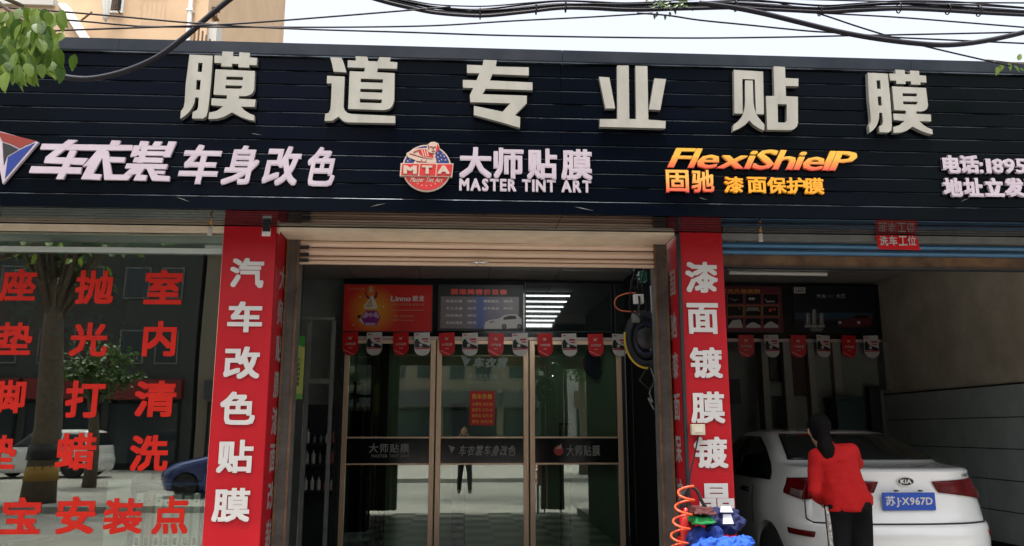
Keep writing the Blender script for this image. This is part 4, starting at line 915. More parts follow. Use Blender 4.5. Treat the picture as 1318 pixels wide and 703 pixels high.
# cart with towels at the foot of the right column
YT = 5.42
ct = thing('towel_stand', 'dark folding stand carrying the blue towels before the right column', 'stand', (1.7, YT, -.2))
MB().box(1.42,1.95,YT-.14,YT+.16,.64,.665).build('stand_top', m_dark, ct)
for x_ in (1.46,1.91):
    for y_ in (YT-.12,YT+.12): MB().cyl((x_,y_,-.2),(x_,y_,.64),.012).build('leg', m_steel, ct)
def heap(cx, cy_, cz, n, sx, sy__, sz, seed):
    rnd = random.Random(seed); b = MB()
    for i in range(n):
        b.ball((cx+rnd.uniform(-sx,sx), cy_+rnd.uniform(-sy__,sy__), cz+rnd.uniform(0,sz)), (rnd.uniform(.05,.085), rnd.uniform(.04,.07), rnd.uniform(.03,.05)), 12, 8, Matrix.Rotation(rnd.uniform(0,3),3,'Z'))
    return b
def crump(v):
    wv = v + Vector((noise.noise(v*9), noise.noise(v*9+Vector((4,4,4))), 0))*.05
    rg = (1-abs(noise.noise(wv*16))*2.2); rg2 = (1-abs(noise.noise(wv*33+Vector((5,0,0))))*2)
    k = rg*.022 + rg2*.009 - .012
    return v + Vector((k*.4, -abs(k), k))
m_tw = mat('blue_towel', (.02,.12,.62), .8, col2=(.015,.08,.48), nscale=9, bump=.4, bscale=70)
q = at(930,688,YT); o = remesh(heap(q.x, YT-.02, .69, 16, .16, .06, .045, 3), 'towel', m_tw, None, .008, 2, disp=crump); tag(o, 'crumpled bright blue towels in the sun on the stand', 'towel')
o = remesh(heap(1.60, YT+.10, .70, 14, .11, .03, .08, 5), 'towel', mat('dark_blue_towel', (.012,.04,.22), .85, bump=.4, bscale=60), None, .009, 2, disp=crump); tag(o, 'dark blue towel heap behind the bright towels', 'towel')
q = at(922,660,YT+.16)
o = remesh(heap(q.x+.06, YT+.2, .80, 14, .09, .03, .10, 8), 'cloth_bag', m_nv, None, .009, 2, disp=crump); tag(o, 'navy cloth bag with white labels leaning on the red banner', 'bag')
for (x0,x1,y0,y1) in ((926,942,652,659),(929,943,662,674)):
    a = rect(x0,x1,y0,y1,YT+.1); MB().prism([(a[0],YT+.085,a[2]),(a[1],YT+.085,a[2]),(a[1]-.01,YT+.10,a[3]),(a[0]+.01,YT+.10,a[3])],(0,-.003,0)).build('label_patch', m_wht, o)
for i, (m_, yy, lab) in enumerate(((mat('green_cloth',(.01,.22,.05),.8,bump=.4,bscale=40),672,'folded green cloth on top of the dark towels'),(mat('maroon_cloth',(.09,.02,.02),.8,bump=.4,bscale=40),660,'folded maroon cloth above the green cloth'))):
    a = rect(891,919,yy-4,yy+2,YT+.02)
    b = MB()
    for k in range(3): b.box(a[0]+.006*k, a[1]-.010*k, YT-.04+.01*k, YT+.16, a[2]+k*.016, a[2]+k*.016+.014)
    def fl(v, k0=i): return v + Vector((noise.noise(v*20+Vector((k0,0,0)))*.012, -abs(noise.noise(v*30))*.012, noise.noise(v*18+Vector((0,k0,0)))*.014))
    tag(remesh(b, 'folded_cloth', m_, None, .005, 2, disp=fl), lab, 'cloth')
# extinguisher
q = at(886,655,5.55); fx = thing('fire_extinguisher', 'red fire extinguisher behind the coiled orange hose', 'fire extinguisher', (q.x, 5.6, -.2))
MB().lathe((q.x,5.62,.42), [(.055,0),(.06,.02),(.06,.40),(.045,.46),(.018,.49),(.018,.52)], 20).build('body', mat('extinguisher_red', (.45,.01,.01), .3), fx, True)
MB().box(q.x-.05,q.x+.03,5.61,5.63,.945,.965).build('lever', m_black, fx); MB().box(q.x-.08,q.x+.08,5.54,5.70,.40,.418).build('base', m_dark, fx)
for x_ in (q.x-.07,q.x+.07): MB().cyl((x_,5.66,-.2),(x_,5.66,.40),.012).build('leg', m_dark, fx)
pts = []
N_ = 120
for i in range(N_+1):
    f_ = i/N_; y_px = 627+f_*85; cxp = 890-f_*12 if f_ > .1 else 890
    a_ = f_*2*math.pi*4.6 + .5; q = at(cxp, y_px, 5.42)
    pts.append((q.x-.03+ .058*math.cos(a_), 5.42+.04*math.sin(a_), q.z+.01*math.sin(a_)))
tag(MB().tube(pts, .0075, 8).build('coiled_hose', m_glow, smooth=True), 'orange coiled air hose hanging at the foot of the right column', 'hose')
cable('black bag strap hanging over the extinguisher', [at(887,625,5.5),at(878,640,5.5),at(872,665,5.5),at(874,690,5.5)], .012, m_rub, 'strap', cat='strap')
cable('black strap falling right of the extinguisher', [at(888,625,5.5),at(897,632,5.5),at(903,645,5.5),at(908,652,5.5)], .012, m_rub, 'strap', cat='strap')
MB().tube([(1.545,5.77,.5),(1.545,5.77,1.05),(1.60,5.75,1.20)], .012, 6)

# ================================================================ CARS
def lerp(tab, z):
    if z <= tab[0][0]: return tab[0][1]
    for (a, va), (b, vb) in zip(tab, tab[1:]):
        if z <= b: return va+(vb-va)*(z-a)/(b-a)
    return tab[-1][1]
SEDAN = dict(L=4.37,
  z=[.17,.2,.26,.34,.42,.5,.56,.62,.68,.705,.72,.76,.83,.9,.96,1.02,1.07,1.10,1.12,1.135,1.145,1.152,1.16,1.17,1.185,1.21,1.25,1.29,1.33,1.37,1.41,1.435,1.452,1.464,1.472],
  yr=[(.17,.16),(.2,.10),(.26,.05),(.34,.02),(.5,0),(.62,.0),(.68,.012),(.705,.03),(.72,.055),(.76,.07),(.9,.09),(1.02,.10),(1.07,.095),(1.12,.085),(1.135,.10),(1.145,.15),(1.152,.26),(1.16,.40),(1.17,.50),(1.185,.58),(1.21,.64),(1.41,1.24),(1.435,1.36),(1.452,1.5),(1.464,1.7),(1.472,2.0)],
  yf=[(.17,4.2),(.2,4.28),(.5,4.37),(.62,4.36),(.72,4.3),(.83,4.12),(.9,3.9),(.96,3.55),(1.02,3.2),(1.07,3.08),(1.41,2.45),(1.435,2.40),(1.452,2.35),(1.464,2.3),(1.472,2.25)],
  w=[(.17,.72),(.2,.77),(.26,.81),(.42,.84),(.56,.855),(.72,.862),(.83,.855),(.9,.848),(.96,.832),(1.0,.805),(1.07,.785),(1.12,.765),(1.16,.745),(1.21,.725),(1.41,.60),(1.435,.57),(1.452,.52),(1.464,.43),(1.472,.25)],
  c=[(.17,.5),(.5,.55),(.9,.62),(1.1,.60),(1.16,.55),(1.2,.42),(1.41,.34),(1.472,.2)], cf=[(.2,.7),(.9,.9),(1.07,.35),(1.41,.3),(1.472,.2)])
SUV = dict(L=4.6,
  z=[.22,.26,.34,.45,.55,.65,.75,.85,.95,1.05,1.12,1.18,1.25,1.35,1.45,1.55,1.62,1.66,1.69,1.70],
  yr=[(.22,.2),(.3,.05),(.5,0),(.7,.0),(.8,.06),(1.1,.10),(1.5,.30),(1.62,.40),(1.66,.5),(1.70,.9)],
  yf=[(.22,4.4),(.4,4.55),(.65,4.6),(.85,4.5),(.98,4.2),(1.05,3.6),(1.12,3.3),(1.62,2.6),(1.70,2.3)],
  w=[(.22,.8),(.34,.88),(.65,.92),(.95,.91),(1.05,.88),(1.12,.86),(1.62,.70),(1.66,.66),(1.70,.4)],
  c=[(.2,.4),(1.1,.4),(1.7,.3)], cf=[(.2,.7),(.9,.8),(1.1,.35),(1.7,.25)])
def carsurf(D):
    def pr(z):
        yr, yf = lerp(D['yr'], z), lerp(D['yf'], z); c = min(lerp(D['c'], z), (yf-yr)*.45); cf = min(lerp(D['cf'], z), (yf-yr)*.45)
        return yr, yf, lerp(D['w'], z), c, cf
    n = 2.5
    def rear(phi, z):
        yr, yf, w_, c, cf = pr(z); s_, c_2 = math.sin(phi), math.cos(phi)
        return Vector((math.copysign(w_*abs(s_)**(2/n), s_), yr+c*(1-abs(c_2)**(2/n)), z))
    def frontp(phi, z):
        yr, yf, w_, c, cf = pr(z); s_, c_2 = math.sin(phi), math.cos(phi)
        return Vector((math.copysign(w_*abs(s_)**(2/n), s_), yf-cf*(1-abs(c_2)**(2/n)), z))
    def side(y, z, sg=-1):
        yr, yf, w_, c, cf = pr(z)
        if y < yr+c: t_ = max(0, (y-yr)/c); x = w_*max(0, 1-(1-t_)**n)**(1/n)
        elif y > yf-cf: t_ = max(0, (yf-y)/cf); x = w_*max(0, 1-(1-t_)**n)**(1/n)
        else: x = w_
        return Vector((sg*x, y, z))
    return pr, rear, frontp, side
def build_car(D, label, cat, loc, paint, rot=0, detail=True, name='parked_car'):
    pr, rear, frontp, side = carsurf(D); L0 = Vector(loc)
    car = thing(name, label, cat, loc); Mx = Matrix.Translation(L0)   # built unrotated round loc, turned by the root
    def W(p): return L0 + p
    ring_n = 0; vs = []
    for z in D['z']:
        yr, yf, w_, c, cf = pr(z); rg = []
        for i in range(29): rg.append(rear(-math.pi/2+math.pi*i/28, z))
        for i in range(1, 9): rg.append(Vector((w_, yr+c+(yf-cf-yr-c)*i/9, z)))
        for i in range(21): rg.append(frontp(math.pi/2-math.pi*i/20, z))
        for i in range(1, 9): rg.append(Vector((-w_, yf-cf-(yf-cf-yr-c)*i/9, z)))
        ring_n = len(rg); vs += rg
    nz = len(D['z']); fs = []
    for j in range(nz-1):
        for i in range(ring_n): fs.append((j*ring_n+i, j*ring_n+(i+1) % ring_n, (j+1)*ring_n+(i+1) % ring_n, (j+1)*ring_n+i))
    fs += [tuple(range(ring_n-1, -1, -1)), tuple(range((nz-1)*ring_n, nz*ring_n))]
    tmp = newobj('b', vs, fs, paint, loc=(0,0,0))
    ax = (.92, D['L']-.82); rw_ = .335 if D is SEDAN else .38; wz = .31 if D is SEDAN else .36
    cb_ = MB()
    for ay in ax:
        for sg in (-1, 1): cb_.lathe((sg*.86, ay, wz), [(rw_+.02,-.26),(rw_+.02,.26)], 40, Matrix.Rotation(math.pi/2,3,'Y'))
    cut = cb_.build('c', m_black, loc=(0,0,0))
    bo = tmp.modifiers.new('b', 'BOOLEAN'); bo.operation = 'DIFFERENCE'; bo.object = cut; bo.solver = 'EXACT'
    me = bpy.data.meshes.new_from_object(tmp.evaluated_get(bpy.context.evaluated_depsgraph_get()))
    bv = [W(v.co.copy()) for v in me.vertices]; bf = [tuple(p.vertices) for p in me.polygons]
    bpy.data.objects.remove(tmp); bpy.data.objects.remove(cut)
    body = newobj('body', bv, bf, paint, car, True)
    em = body.modifiers.new('e', 'EDGE_SPLIT'); em.split_angle = R(38)
    def panelp(fn, corners, nu, nv, off, m_, nm, par=car, lab=None):
        """patch on the body surface; corners ((u,v) x4 going round) in fn's own two parameters, raised by off"""
        (a, b, c, d) = corners
        def q(u, v):
            uu = (a[0]*(1-u)+b[0]*u)*(1-v)+(d[0]*(1-u)+c[0]*u)*v; vv = (a[1]*(1-u)+b[1]*u)*(1-v)+(d[1]*(1-u)+c[1]*u)*v
            return fn(uu, vv)
        def g(u, v):
            p = q(u, v); e = 1e-3
            du = q(min(u+e,1), v)-q(max(u-e,0), v); dv = q(u, min(v+e,1))-q(u, max(v-e,0))
            nn = du.cross(dv)
            if nn.length < 1e-12: return W(p)
            nn.normalize()
            cen = Vector((0, D['L']/2, .7))
            if nn.dot(p-cen) < 0: nn = -nn
            return W(p + nn*off)
        b_ = MB().grid(g, nu, nv)
        o = b_.build(nm, m_, par, True)
        so = o.modifiers.new('s', 'SOLIDIFY'); so.thickness = .006; so.offset = 0
        return o
    d = math.radians
    if D is SEDAN:
        panelp(rear, ((d(-66),1.195),(d(66),1.195),(d(60),1.415),(d(-60),1.415)), 24, 8, .006, m_cglass, 'rear_window')
        for sg, lb in ((1,'right'),(-1,'left')):
            o = panelp(rear, ((d(sg*14),.955),(d(sg*58),.885),(d(sg*58),1.065),(d(sg*12),1.045)), 14, 5, .012, m_clens, 'tail_light')
            panelp(rear, ((d(sg*58.5),.885),(d(sg*80),.925),(d(sg*82),1.05),(d(sg*58.5),1.065)), 10, 5, .010, m_clens, 'lens', o)
            panelp(rear, ((d(sg*60),.895),(d(sg*72),.915),(d(sg*72),.965),(d(sg*60),.955)), 6, 3, .0155, m_cclear, 'reversing_lens', o)
            panelp(rear, ((d(sg*56),.60),(d(sg*82),.61),(d(sg*82),.655),(d(sg*54),.645)), 8, 2, .008, m_clens, 'reflector')
            panelp(rear, ((d(sg*57.9),.74),(d(sg*58.8),.74),(d(sg*58.6),.885),(d(sg*57.9),.885)), 1, 4, .003, m_black, 'panel_gap')
        panelp(rear, ((d(-54),.708),(d(54),.708),(d(54),.716),(d(-54),.716)), 24, 1, .004, m_black, 'panel_gap')
        for sg in (1,-1): panelp(rear, ((d(sg*54),.708),(d(sg*58.9),.735),(d(sg*57.9),.745),(d(sg*53.5),.717)), 4, 1, .004, m_black, 'panel_gap')
        panelp(rear, ((d(-50),.46),(d(50),.46),(d(50),.468),(d(-50),.468)), 24, 1, .003, m_black, 'panel_gap')
        panelp(rear, ((d(-34),.30),(d(34),.30),(d(38),.44),(d(-38),.44)), 24, 3, .006, m_black, 'bumper_insert')
        # plate, lamps, emblem
        yp = pr(.89)[0]
        fr_ = (L0, Vector((1,0,0)), Vector((0,0,1)), Vector((0,-1,0)))
        pl = MB().box(L0.x-.22, L0.x+.22, L0.y+yp-.028, L0.y+yp-.018, L0.z+.82, L0.z+.96).build('number_plate', m_plate, car, bevel=.004)
        text('苏J·X967D', (Vector((0,L0.y+yp-.0295,0)),)+fr_[1:], (L0.x-.195, L0.x+.195, L0.z+.845, L0.z+.935), m_print, pl, name='character', bold=.03, copies=4)
        for x_ in (-.10, .10): MB().lathe((L0.x+x_, L0.y+yp-.028, L0.z+.968), [(.018,0),(.018,.012)], 12).build('plate_lamp', m_black, car)
        ye = pr(1.03)[0]; ce_ = L0+Vector((0, ye-.006, 1.045))
        def ell(rx, rz, d_, m_, nm, n_=28): return MB().prism([(ce_.x+rx*math.cos(2*math.pi*i/n_), ce_.y, ce_.z+rz*math.sin(2*math.pi*i/n_)) for i in range(n_)], (0,-d_,0)).build(nm, m_, car)
        ell(.072,.037,.006,m_chrome,'emblem_ring'); ell(.064,.030,.008,m_gblack,'emblem_plate')
        text('KIA', (Vector((0,ce_.y-.009,0)),)+fr_[1:], (ce_.x-.048,ce_.x+.048,ce_.z-.017,ce_.z+.017), m_chrome, car, name='letter', bold=.05, copies=4, depth=.001)
        text('K2 AT', (Vector((0,0,0)), Vector((1,.22,0)).normalized(), Vector((0,0,1)), Vector((.22,-1,0)).normalized()), (0,1,0,1), m_chrome, car, name='badge_letter') if 0 else None
        panelp(rear, ((d(40),1.078),(d(49),1.078),(d(49),1.098),(d(40),1.098)), 4, 1, .006, m_steel, 'badge')
        an = W(Vector((0,1.55,1.458))); MB().prism([(an.x-.008,an.y-.06,an.z),(an.x-.008,an.y+.07,an.z),(an.x-.008,an.y-.03,an.z+.06),(an.x-.008,an.y-.06,an.z+.06)],(.016,0,0)).build('antenna', m_black, car)
        # side glass
        for sg in (-1, 1):
            def sw_(u, v, sg=sg):
                y = .94+u*2.03; top = 1.035+.345*min(1, (y-.93)/.72)**.62
                if u > .75: top -= (u-.75)*.5
                z = 1.012+(top-1.0)*v
                return side(y, z, sg)
            panelp(sw_, ((0,0),(.45,0),(.45,1),(0,1)), 20, 8, .007, m_cglass, 'rear_side_window')
            panelp(sw_, ((.49,0),(1,0),(1,1),(.49,1)), 14, 8, .007, m_cglass, 'front_side_window')
            panelp(sw_, ((.445,0),(.495,0),(.495,1),(.445,1)), 2, 6, .009, m_gblack, 'pillar_trim')
            panelp(lambda y, z, sg=sg: side(y, z, sg), ((1.30,.60),(1.306,.60),(1.31,1.0),(1.302,1.0)), 1, 6, .002, m_black, 'panel_gap')
            panelp(lambda y, z, sg=sg: side(y, z, sg), ((1.93,.28),(1.936,.28),(1.95,1.0),(1.942,1.0)), 1, 6, .002, m_black, 'panel_gap')
            for hy in (1.42, 2.35):
                h0 = W(side(hy, .90, sg)); MB().tube([h0+Vector((0,0,0)), h0+Vector((sg*.03,.03,0)), h0+Vector((sg*.03,.13,.004)), h0+Vector((0,.16,.004))], .012, 8).build('door_handle', m_gblack, car, True)
                panelp(lambda y, z, sg=sg: side(y, z, sg), ((hy-.01,.875),(hy+.17,.88),(hy+.17,.925),(hy-.01,.92)), 4, 3, .0025, m_black, 'handle_recess')
        panelp(frontp, ((d(-60),1.06),(d(60),1.06),(d(56),1.41),(d(-56),1.41)), 16, 6, .005, m_cglass, 'windscreen')
    else:
        panelp(rear, ((d(-60),1.16),(d(60),1.16),(d(56),1.58),(d(-56),1.58)), 16, 6, .006, m_cglass, 'rear_window')
        for sg in (-1, 1):
            S_ = lambda y, z, sg=sg: side(y, z, sg)
            panelp(S_, ((.55,1.16),(1.35,1.14),(1.35,1.58),(.75,1.56)), 8, 5, .006, m_cglass, 'side_window')
            panelp(S_, ((1.42,1.14),(2.25,1.12),(2.25,1.60),(1.42,1.58)), 8, 5, .006, m_cglass, 'side_window')
            panelp(S_, ((2.32,1.12),(3.15,1.12),(2.65,1.58),(2.32,1.60)), 8, 5, .006, m_cglass, 'side_window')
            panelp(rear, ((d(sg*60),.95),(d(sg*84),.95),(d(sg*84),1.14),(d(sg*60),1.14)), 5, 4, .008, m_clens, 'tail_light')
            panelp(frontp, ((d(sg*50),.78),(d(sg*82),.80),(d(sg*82),.93),(d(sg*52),.88)), 6, 3, .008, m_cclear, 'headlight')
            for yy in (1.38, 2.28): panelp(S_, ((yy,.4),(yy+.007,.4),(yy+.007,1.1),(yy,1.1)), 1, 5, .002, m_black, 'panel_gap')
        panelp(frontp, ((d(-58),1.10),(d(58),1.10),(d(54),1.60),(d(-54),1.60)), 12, 6, .006, m_cglass, 'windscreen')
    for ay in ax:
        for sg in (-1, 1):
            wc = W(Vector((sg*(.75 if D is SEDAN else .80), ay, wz))); MYr = Matrix.Rotation(math.pi/2*sg, 3, 'Y'); r_ = wz
            wh = MB().lathe(wc, [(r_*.62,-.1),(r_*.96,-.1),(r_,-.07),(r_,.07),(r_*.96,.1),(r_*.62,.1)], 32, MYr).build('wheel', m_tyre, car, True)
            wh.modifiers.new('e', 'EDGE_SPLIT').split_angle = R(40)
            MB().lathe(wc, [(r_*.62,-.02),(r_*.62,.085),(r_*.56,.088),(r_*.5,.05),(.05,.055),(.045,.07),(.01,.07)], 32, MYr).build('rim', m_rim, wh, True)
            for k in range(5):
                a_ = 2*math.pi*k/5; dv = Vector((0, math.cos(a_), math.sin(a_)))
                MB().tube([wc+Vector((sg*.072,0,0))+dv*.04, wc+Vector((sg*.082,0,0))+dv*r_*.56], [.03,.02], 6).build('spoke', m_rim, wh)
            MB().lathe(W(Vector((sg*.62, ay, wz))), [(rw_+.015,-.18),(rw_+.015,.17)], 28, Matrix.Rotation(math.pi/2,3,'Y')).build('arch_liner', m_black, car) if 0 else None
    car.rotation_euler = (0, 0, rot)
    return car
build_car(SEDAN, 'white saloon car parked nose in, boot towards the street', 'car', (3.59, 6.55, 0), m_paint)

# ================================================================ PEOPLE
def cap(b, p, q, r0, r1, n=14):
    p, q = Vector(p), Vector(q); k = 6
    b.tube([p+(q-p)*(i/k) for i in range(k+1)], [r0+(r1-r0)*i/k for i in range(k+1)], n); b.ball(p, r0, n, 8); b.ball(q, r1, n, 8)
def hand(b, wrist, dirv, palmn, s=1.0, curl=.5):
    """palm, four unequal bent fingers and a thumb at the side"""
    d = Vector(dirv).normalized(); n = Vector(palmn).normalized(); sdv = d.cross(n).normalized(); w_ = Vector(wrist)
    for k in range(4):
        o = (k-1.5)*.019*s; base = w_+d*.085*s+sdv*o
        cap(b, w_+sdv*o*.6+d*.01, base, .013*s, .011*s, 8)
        ln = (.036,.042,.040,.030)[k]*s; a = curl*(.7+.1*k)
        d1 = (d*math.cos(a*.6)+n*math.sin(a*.6)); d2 = (d*math.cos(a*1.3)+n*math.sin(a*1.3))
        m1_ = base+d1*ln; cap(b, base, m1_, .0092*s, .0085*s, 8); cap(b, m1_, m1_+d2*ln*.85, .0085*s, .0072*s, 8)
    tb_ = w_+d*.025*s-sdv*.03*s; d1 = (d*.7-sdv*.6+n*.3).normalized()
    cap(b, w_+d*.015, tb_, .013*s, .012*s, 8); cap(b, tb_, tb_+d1*.035*s, .011*s, .0095*s, 8); cap(b, tb_+d1*.035*s, tb_+d1*.035*s+(d*.8+n*.4).normalized()*.028*s, .0095*s, .008*s, 8)
def person(label, P, mats, hairfn, extra=None, voxel=.0085):
    """P: joint positions in world space"""
    t = thing('person', label, 'person', P['base'])
    V_ = {k: Vector(v) for k, v in P.items()}
    face = Vector(P['face']).normalized()
    b = MB(); hd = V_['head']; upv = Vector((0,0,1)); rt = face.cross(upv).normalized()
    Mh = Matrix((rt, face, upv)).transposed()
    b.ball(hd, (.074,.092,.098), 20, 14, Mh); b.ball(hd+face*.022-upv*.05, (.055,.066,.066), 16, 10, Mh)   # cranium and jaw
    cap(b, hd+face*.088-upv*.005, hd+face*.108-upv*.034, .009, .015, 8)                                      # nose
    cap(b, hd+face*.080-upv*.066-rt*.022, hd+face*.080-upv*.066+rt*.022, .010, .010, 8)                      # lips
    b.ball(hd+face*.062-upv*.104, .024, 10, 8)                                                               # chin
    for s_ in (-1, 1):
        b.ball(hd+rt*s_*.076-upv*.012-face*.006, (.011,.019,.031), 10, 8, Mh)                                # ear
        b.ball(hd+face*.073+rt*s_*.033+upv*.002, (.016,.012,.010), 10, 6, Mh)                                # eye area
    cap(b, hd-upv*.08-face*.012, V_['neck'], .051, .056)
    cap(b, V_['neck'], V_['chest'], .055, .085)
    for s_ in 'LR':
        cap(b, V_['sh'+s_], V_['el'+s_], .043, .036); cap(b, V_['el'+s_], V_['wr'+s_], .036, .024)
        hand(b, V_['wr'+s_], V_['hd'+s_], V_['pn'+s_], .93)
        cap(b, V_['hip'+s_], V_['kn'+s_], .075, .05); cap(b, V_['kn'+s_], V_['an'+s_], .048, .034); cap(b, V_['an'+s_], V_['an'+s_]+face*.13-upv*.035, .036, .026)
        cap(b, V_['chest'], V_['sh'+s_], .06, .04); cap(b, V_['pelvis'], V_['hip'+s_], .1, .08)
    cap(b, V_['chest'], V_['pelvis'], .085, .09)
    remesh(b, 'body', mats['skin'], t, voxel, 3, .35)
    # eyes
    for s_ in (-1, 1):
        e = MB().ball(hd+face*.083+rt*s_*.033+upv*.004, (.010,.005,.0055), 10, 8, Mh).build('eye', m_gblack, t, True)
    # top garment
    j = MB()
    for s_ in 'LR':
        sh_ = V_['sh'+s_]; cap(j, sh_, V_['el'+s_], .062, .052); cap(j, V_['el'+s_], V_['wr'+s_]-(V_['wr'+s_]-V_['el'+s_])*mats.get('short', .12), .052, .038)
        cap(j, V_['chest']+upv*.08, sh_, .075, .062); cap(j, V_['chest']-upv*.02, V_['waist'], .10, .10)
    side_ = (V_['shR']-V_['shL']).normalized()
    for f_ in range(7):
        k = f_/6; c0 = V_['chest']*(1-k)+V_['pelvis']*k+upv*(.03*(1-k)); wd = P.get('wid', (.175,.15,.165)); w_ = wd[0]*(1-k)**2+2*wd[1]*k*(1-k)+wd[2]*k*k
        j.ball(c0, (w_, .115+.01*k, .10), 18, 10, Matrix((side_, side_.cross(upv)*-1, upv)).transposed())
    j.ball(V_['pelvis']-upv*.04, (P.get('wid', (0,0,.178))[2], .125, .09), 18, 10, Matrix((side_, side_.cross(upv)*-1, upv)).transposed())
    cap(j, V_['neck']+upv*.0, V_['neck']-upv*.03, .062, .075)
    zc = (V_['pelvis'].z-.075)
    def clipj(v):
        k = noise.noise(v*9)*.010 + noise.noise(Vector((v.x*18, v.y*18, v.z*7)))*.006
        q_ = v+Vector((noise.noise(v*5), 0, noise.noise(v*5+Vector((3,3,3)))))*.08
        k += (.5-abs(noise.noise(Vector((q_.x*9+q_.z*6, q_.y*7, q_.z*13)))))*.014-.001
        if v.z < zc and abs(v.x-V_['pelvis'].x) < .24: v = Vector((v.x, v.y, zc + (v.z-zc)*.12))
        nrm = Vector((v.x-V_['chest'].x, v.y-V_['chest'].y, 0)); nrm = nrm.normalized() if nrm.length > 0 else nrm
        return v + nrm*k
    remesh(j, 'jacket', mats['top'], t, .011, 4, .6, disp=clipj)
    # trousers
    tr_ = MB()
    for s_ in 'LR':
        cap(tr_, V_['hip'+s_], V_['kn'+s_], .098, .072); cap(tr_, V_['kn'+s_], V_['an'+s_]+upv*.03, .072, .060); cap(tr_, V_['pelvis'], V_['hip'+s_], .12, .10)
        tr_.ball(V_['hip'+s_]-face*.035-upv*.01, (.088,.09,.095), 14, 10)
    def fold(v):
        k = noise.noise(Vector((v.x*14, v.y*14, v.z*6)))*.010; return v + Vector((k, k, 0))
    remesh(tr_, 'trousers', mats['leg'], t, .012, 4, .6, disp=fold)
    for s_ in 'LR':
        s2 = MB(); a_ = V_['an'+s_]; cap(s2, a_-upv*.03, a_+face*.15-upv*.045, .045, .036); cap(s2, a_-upv*.045-face*.03, a_+face*.16-upv*.055, .03, .028)
        remesh(s2, 'shoe', mats['shoe'], t, .010, 2)
    hairfn(t, hd, face, rt, upv, Mh)
    if extra: extra(t, V_)
    return t
def hair_pony(t, hd, face, rt, up_, Mh):
    b = MB(); b.ball(hd+up_*.022-face*.022, (.084,.098,.098), 22, 14, Mh); b.ball(hd-face*.045-up_*.02, (.072,.066,.085), 18, 12, Mh)
    b.ball(hd-face*.085-up_*.03, (.035,.035,.035), 12, 8)
    p = [hd-face*.09-up_*.03, hd-face*.125-up_*.08, hd-face*.13-up_*.15+rt*.006, hd-face*.12-up_*.22+rt*.015, hd-face*.115-up_*.27+rt*.02]
    b.tube(p, [.036,.05,.062,.056,.026], 14); b.ball(p[2], (.058,.045,.08), 14, 10, Mh)
    def strands(v): return v + Vector((noise.noise(Vector((v.x*70, v.y*70, v.z*5)))*.006, noise.noise(Vector((v.x*60+9, v.y*60, v.z*5)))*.006, 0))
    remesh(b, 'hair', m_hair, t, .008, 3, .7, disp=strands)
    MB().lathe(p[0]-up_*.012, [(.036,-.008),(.040,0),(.036,.008)], 14).build('hair_tie', m_black, t, True)
WX = .015
def stripe(t, V_):
    b = MB(); hp, kn, an = V_['hipL'], V_['knL'], V_['anL']
    rnd = random.Random(4)
    ax_ = lambda f: (hp.lerp(kn, f*2) if f < .5 else kn.lerp(an, f*2-1)); pts = [ax_(f/8)+Vector((-(.092-.030*min(1,f/4)),-.030,0)) for f in range(8)]
    prev = None
    b.tube(pts, .017, 8); b.build('side_stripe', mat('stripe_white', (.55,.52,.48), .7, col2=(.25,.24,.22), nscale=60, lo=.45, hi=.52), t, True)
wY = 6.12
person('woman in red top and black trousers seen from behind, ponytail, leaning on the white car', dict(
    base=(2.86,wY,0), head=(2.715,wY+.10,1.458), face=(.14,1,-.15), neck=(2.74,wY+.03,1.325), chest=(2.785,wY+.02,1.20), waist=(2.83,wY-.01,1.02), pelvis=(2.85,wY-.01,.945),
    shL=(2.645,wY+.01,1.262), elL=(2.602,wY-.015,1.02), wrL=(2.74,wY+.17,.90), hdL=(.5,.85,-.1), pnL=(0,0,-1),
    shR=(2.915,wY+.03,1.300), elR=(3.005,wY+.14,1.20), wrR=(3.01,wY+.33,1.16), hdR=(.15,1,-.1), pnR=(0,0,-1),
    hipL=(2.775,wY,.90), knL=(2.765,wY+.02,.49), anL=(2.755,wY-.04,.09), hipR=(2.93,wY,.90), knR=(2.95,wY+.03,.49), anR=(2.96,wY-.02,.09), wid=(.172,.142,.182)),
    dict(skin=m_skin, top=m_jack, leg=m_trou, shoe=m_black, short=.30), hair_pony, stripe)
def hair_short(t, hd, face, rt, up_, Mh):
    b = MB(); b.ball(hd+up_*.025-face*.018, (.086,.098,.090), 20, 12, Mh); b.ball(hd-face*.04, (.080,.066,.08), 16, 10, Mh)
    remesh(b, 'hair', m_hair, t, .010, 3)
person('photographer standing on the pavement, mirrored in the glass doors', dict(
    base=(.03,-.30,-.2), head=(0,-.24,1.46), face=(.03,1,.12), neck=(.01,-.30,1.31), chest=(.02,-.31,1.15), waist=(.02,-.30,.95), pelvis=(.02,-.30,.80),
    shL=(-.17,-.30,1.22), elL=(-.24,-.20,.99), wrL=(-.13,-.09,1.27), hdL=(.3,.25,.9), pnL=(1,.3,0),
    shR=(.21,-.30,1.22), elR=(.28,-.20,.99), wrR=(.13,-.09,1.27), hdR=(-.3,.25,.9), pnR=(-1,.3,0),
    hipL=(-.07,-.30,.74), knL=(-.11,-.28,.30), anL=(-.13,-.32,-.11), hipR=(.11,-.30,.74), knR=(.15,-.28,.30), anR=(.17,-.32,-.11)),
    dict(skin=m_skin, top=mat('grey_shirt', (.10,.11,.12), .8), leg=mat('dark_trousers', (.012,.013,.018), .85), shoe=m_black, short=.7), hair_short, voxel=.0095)

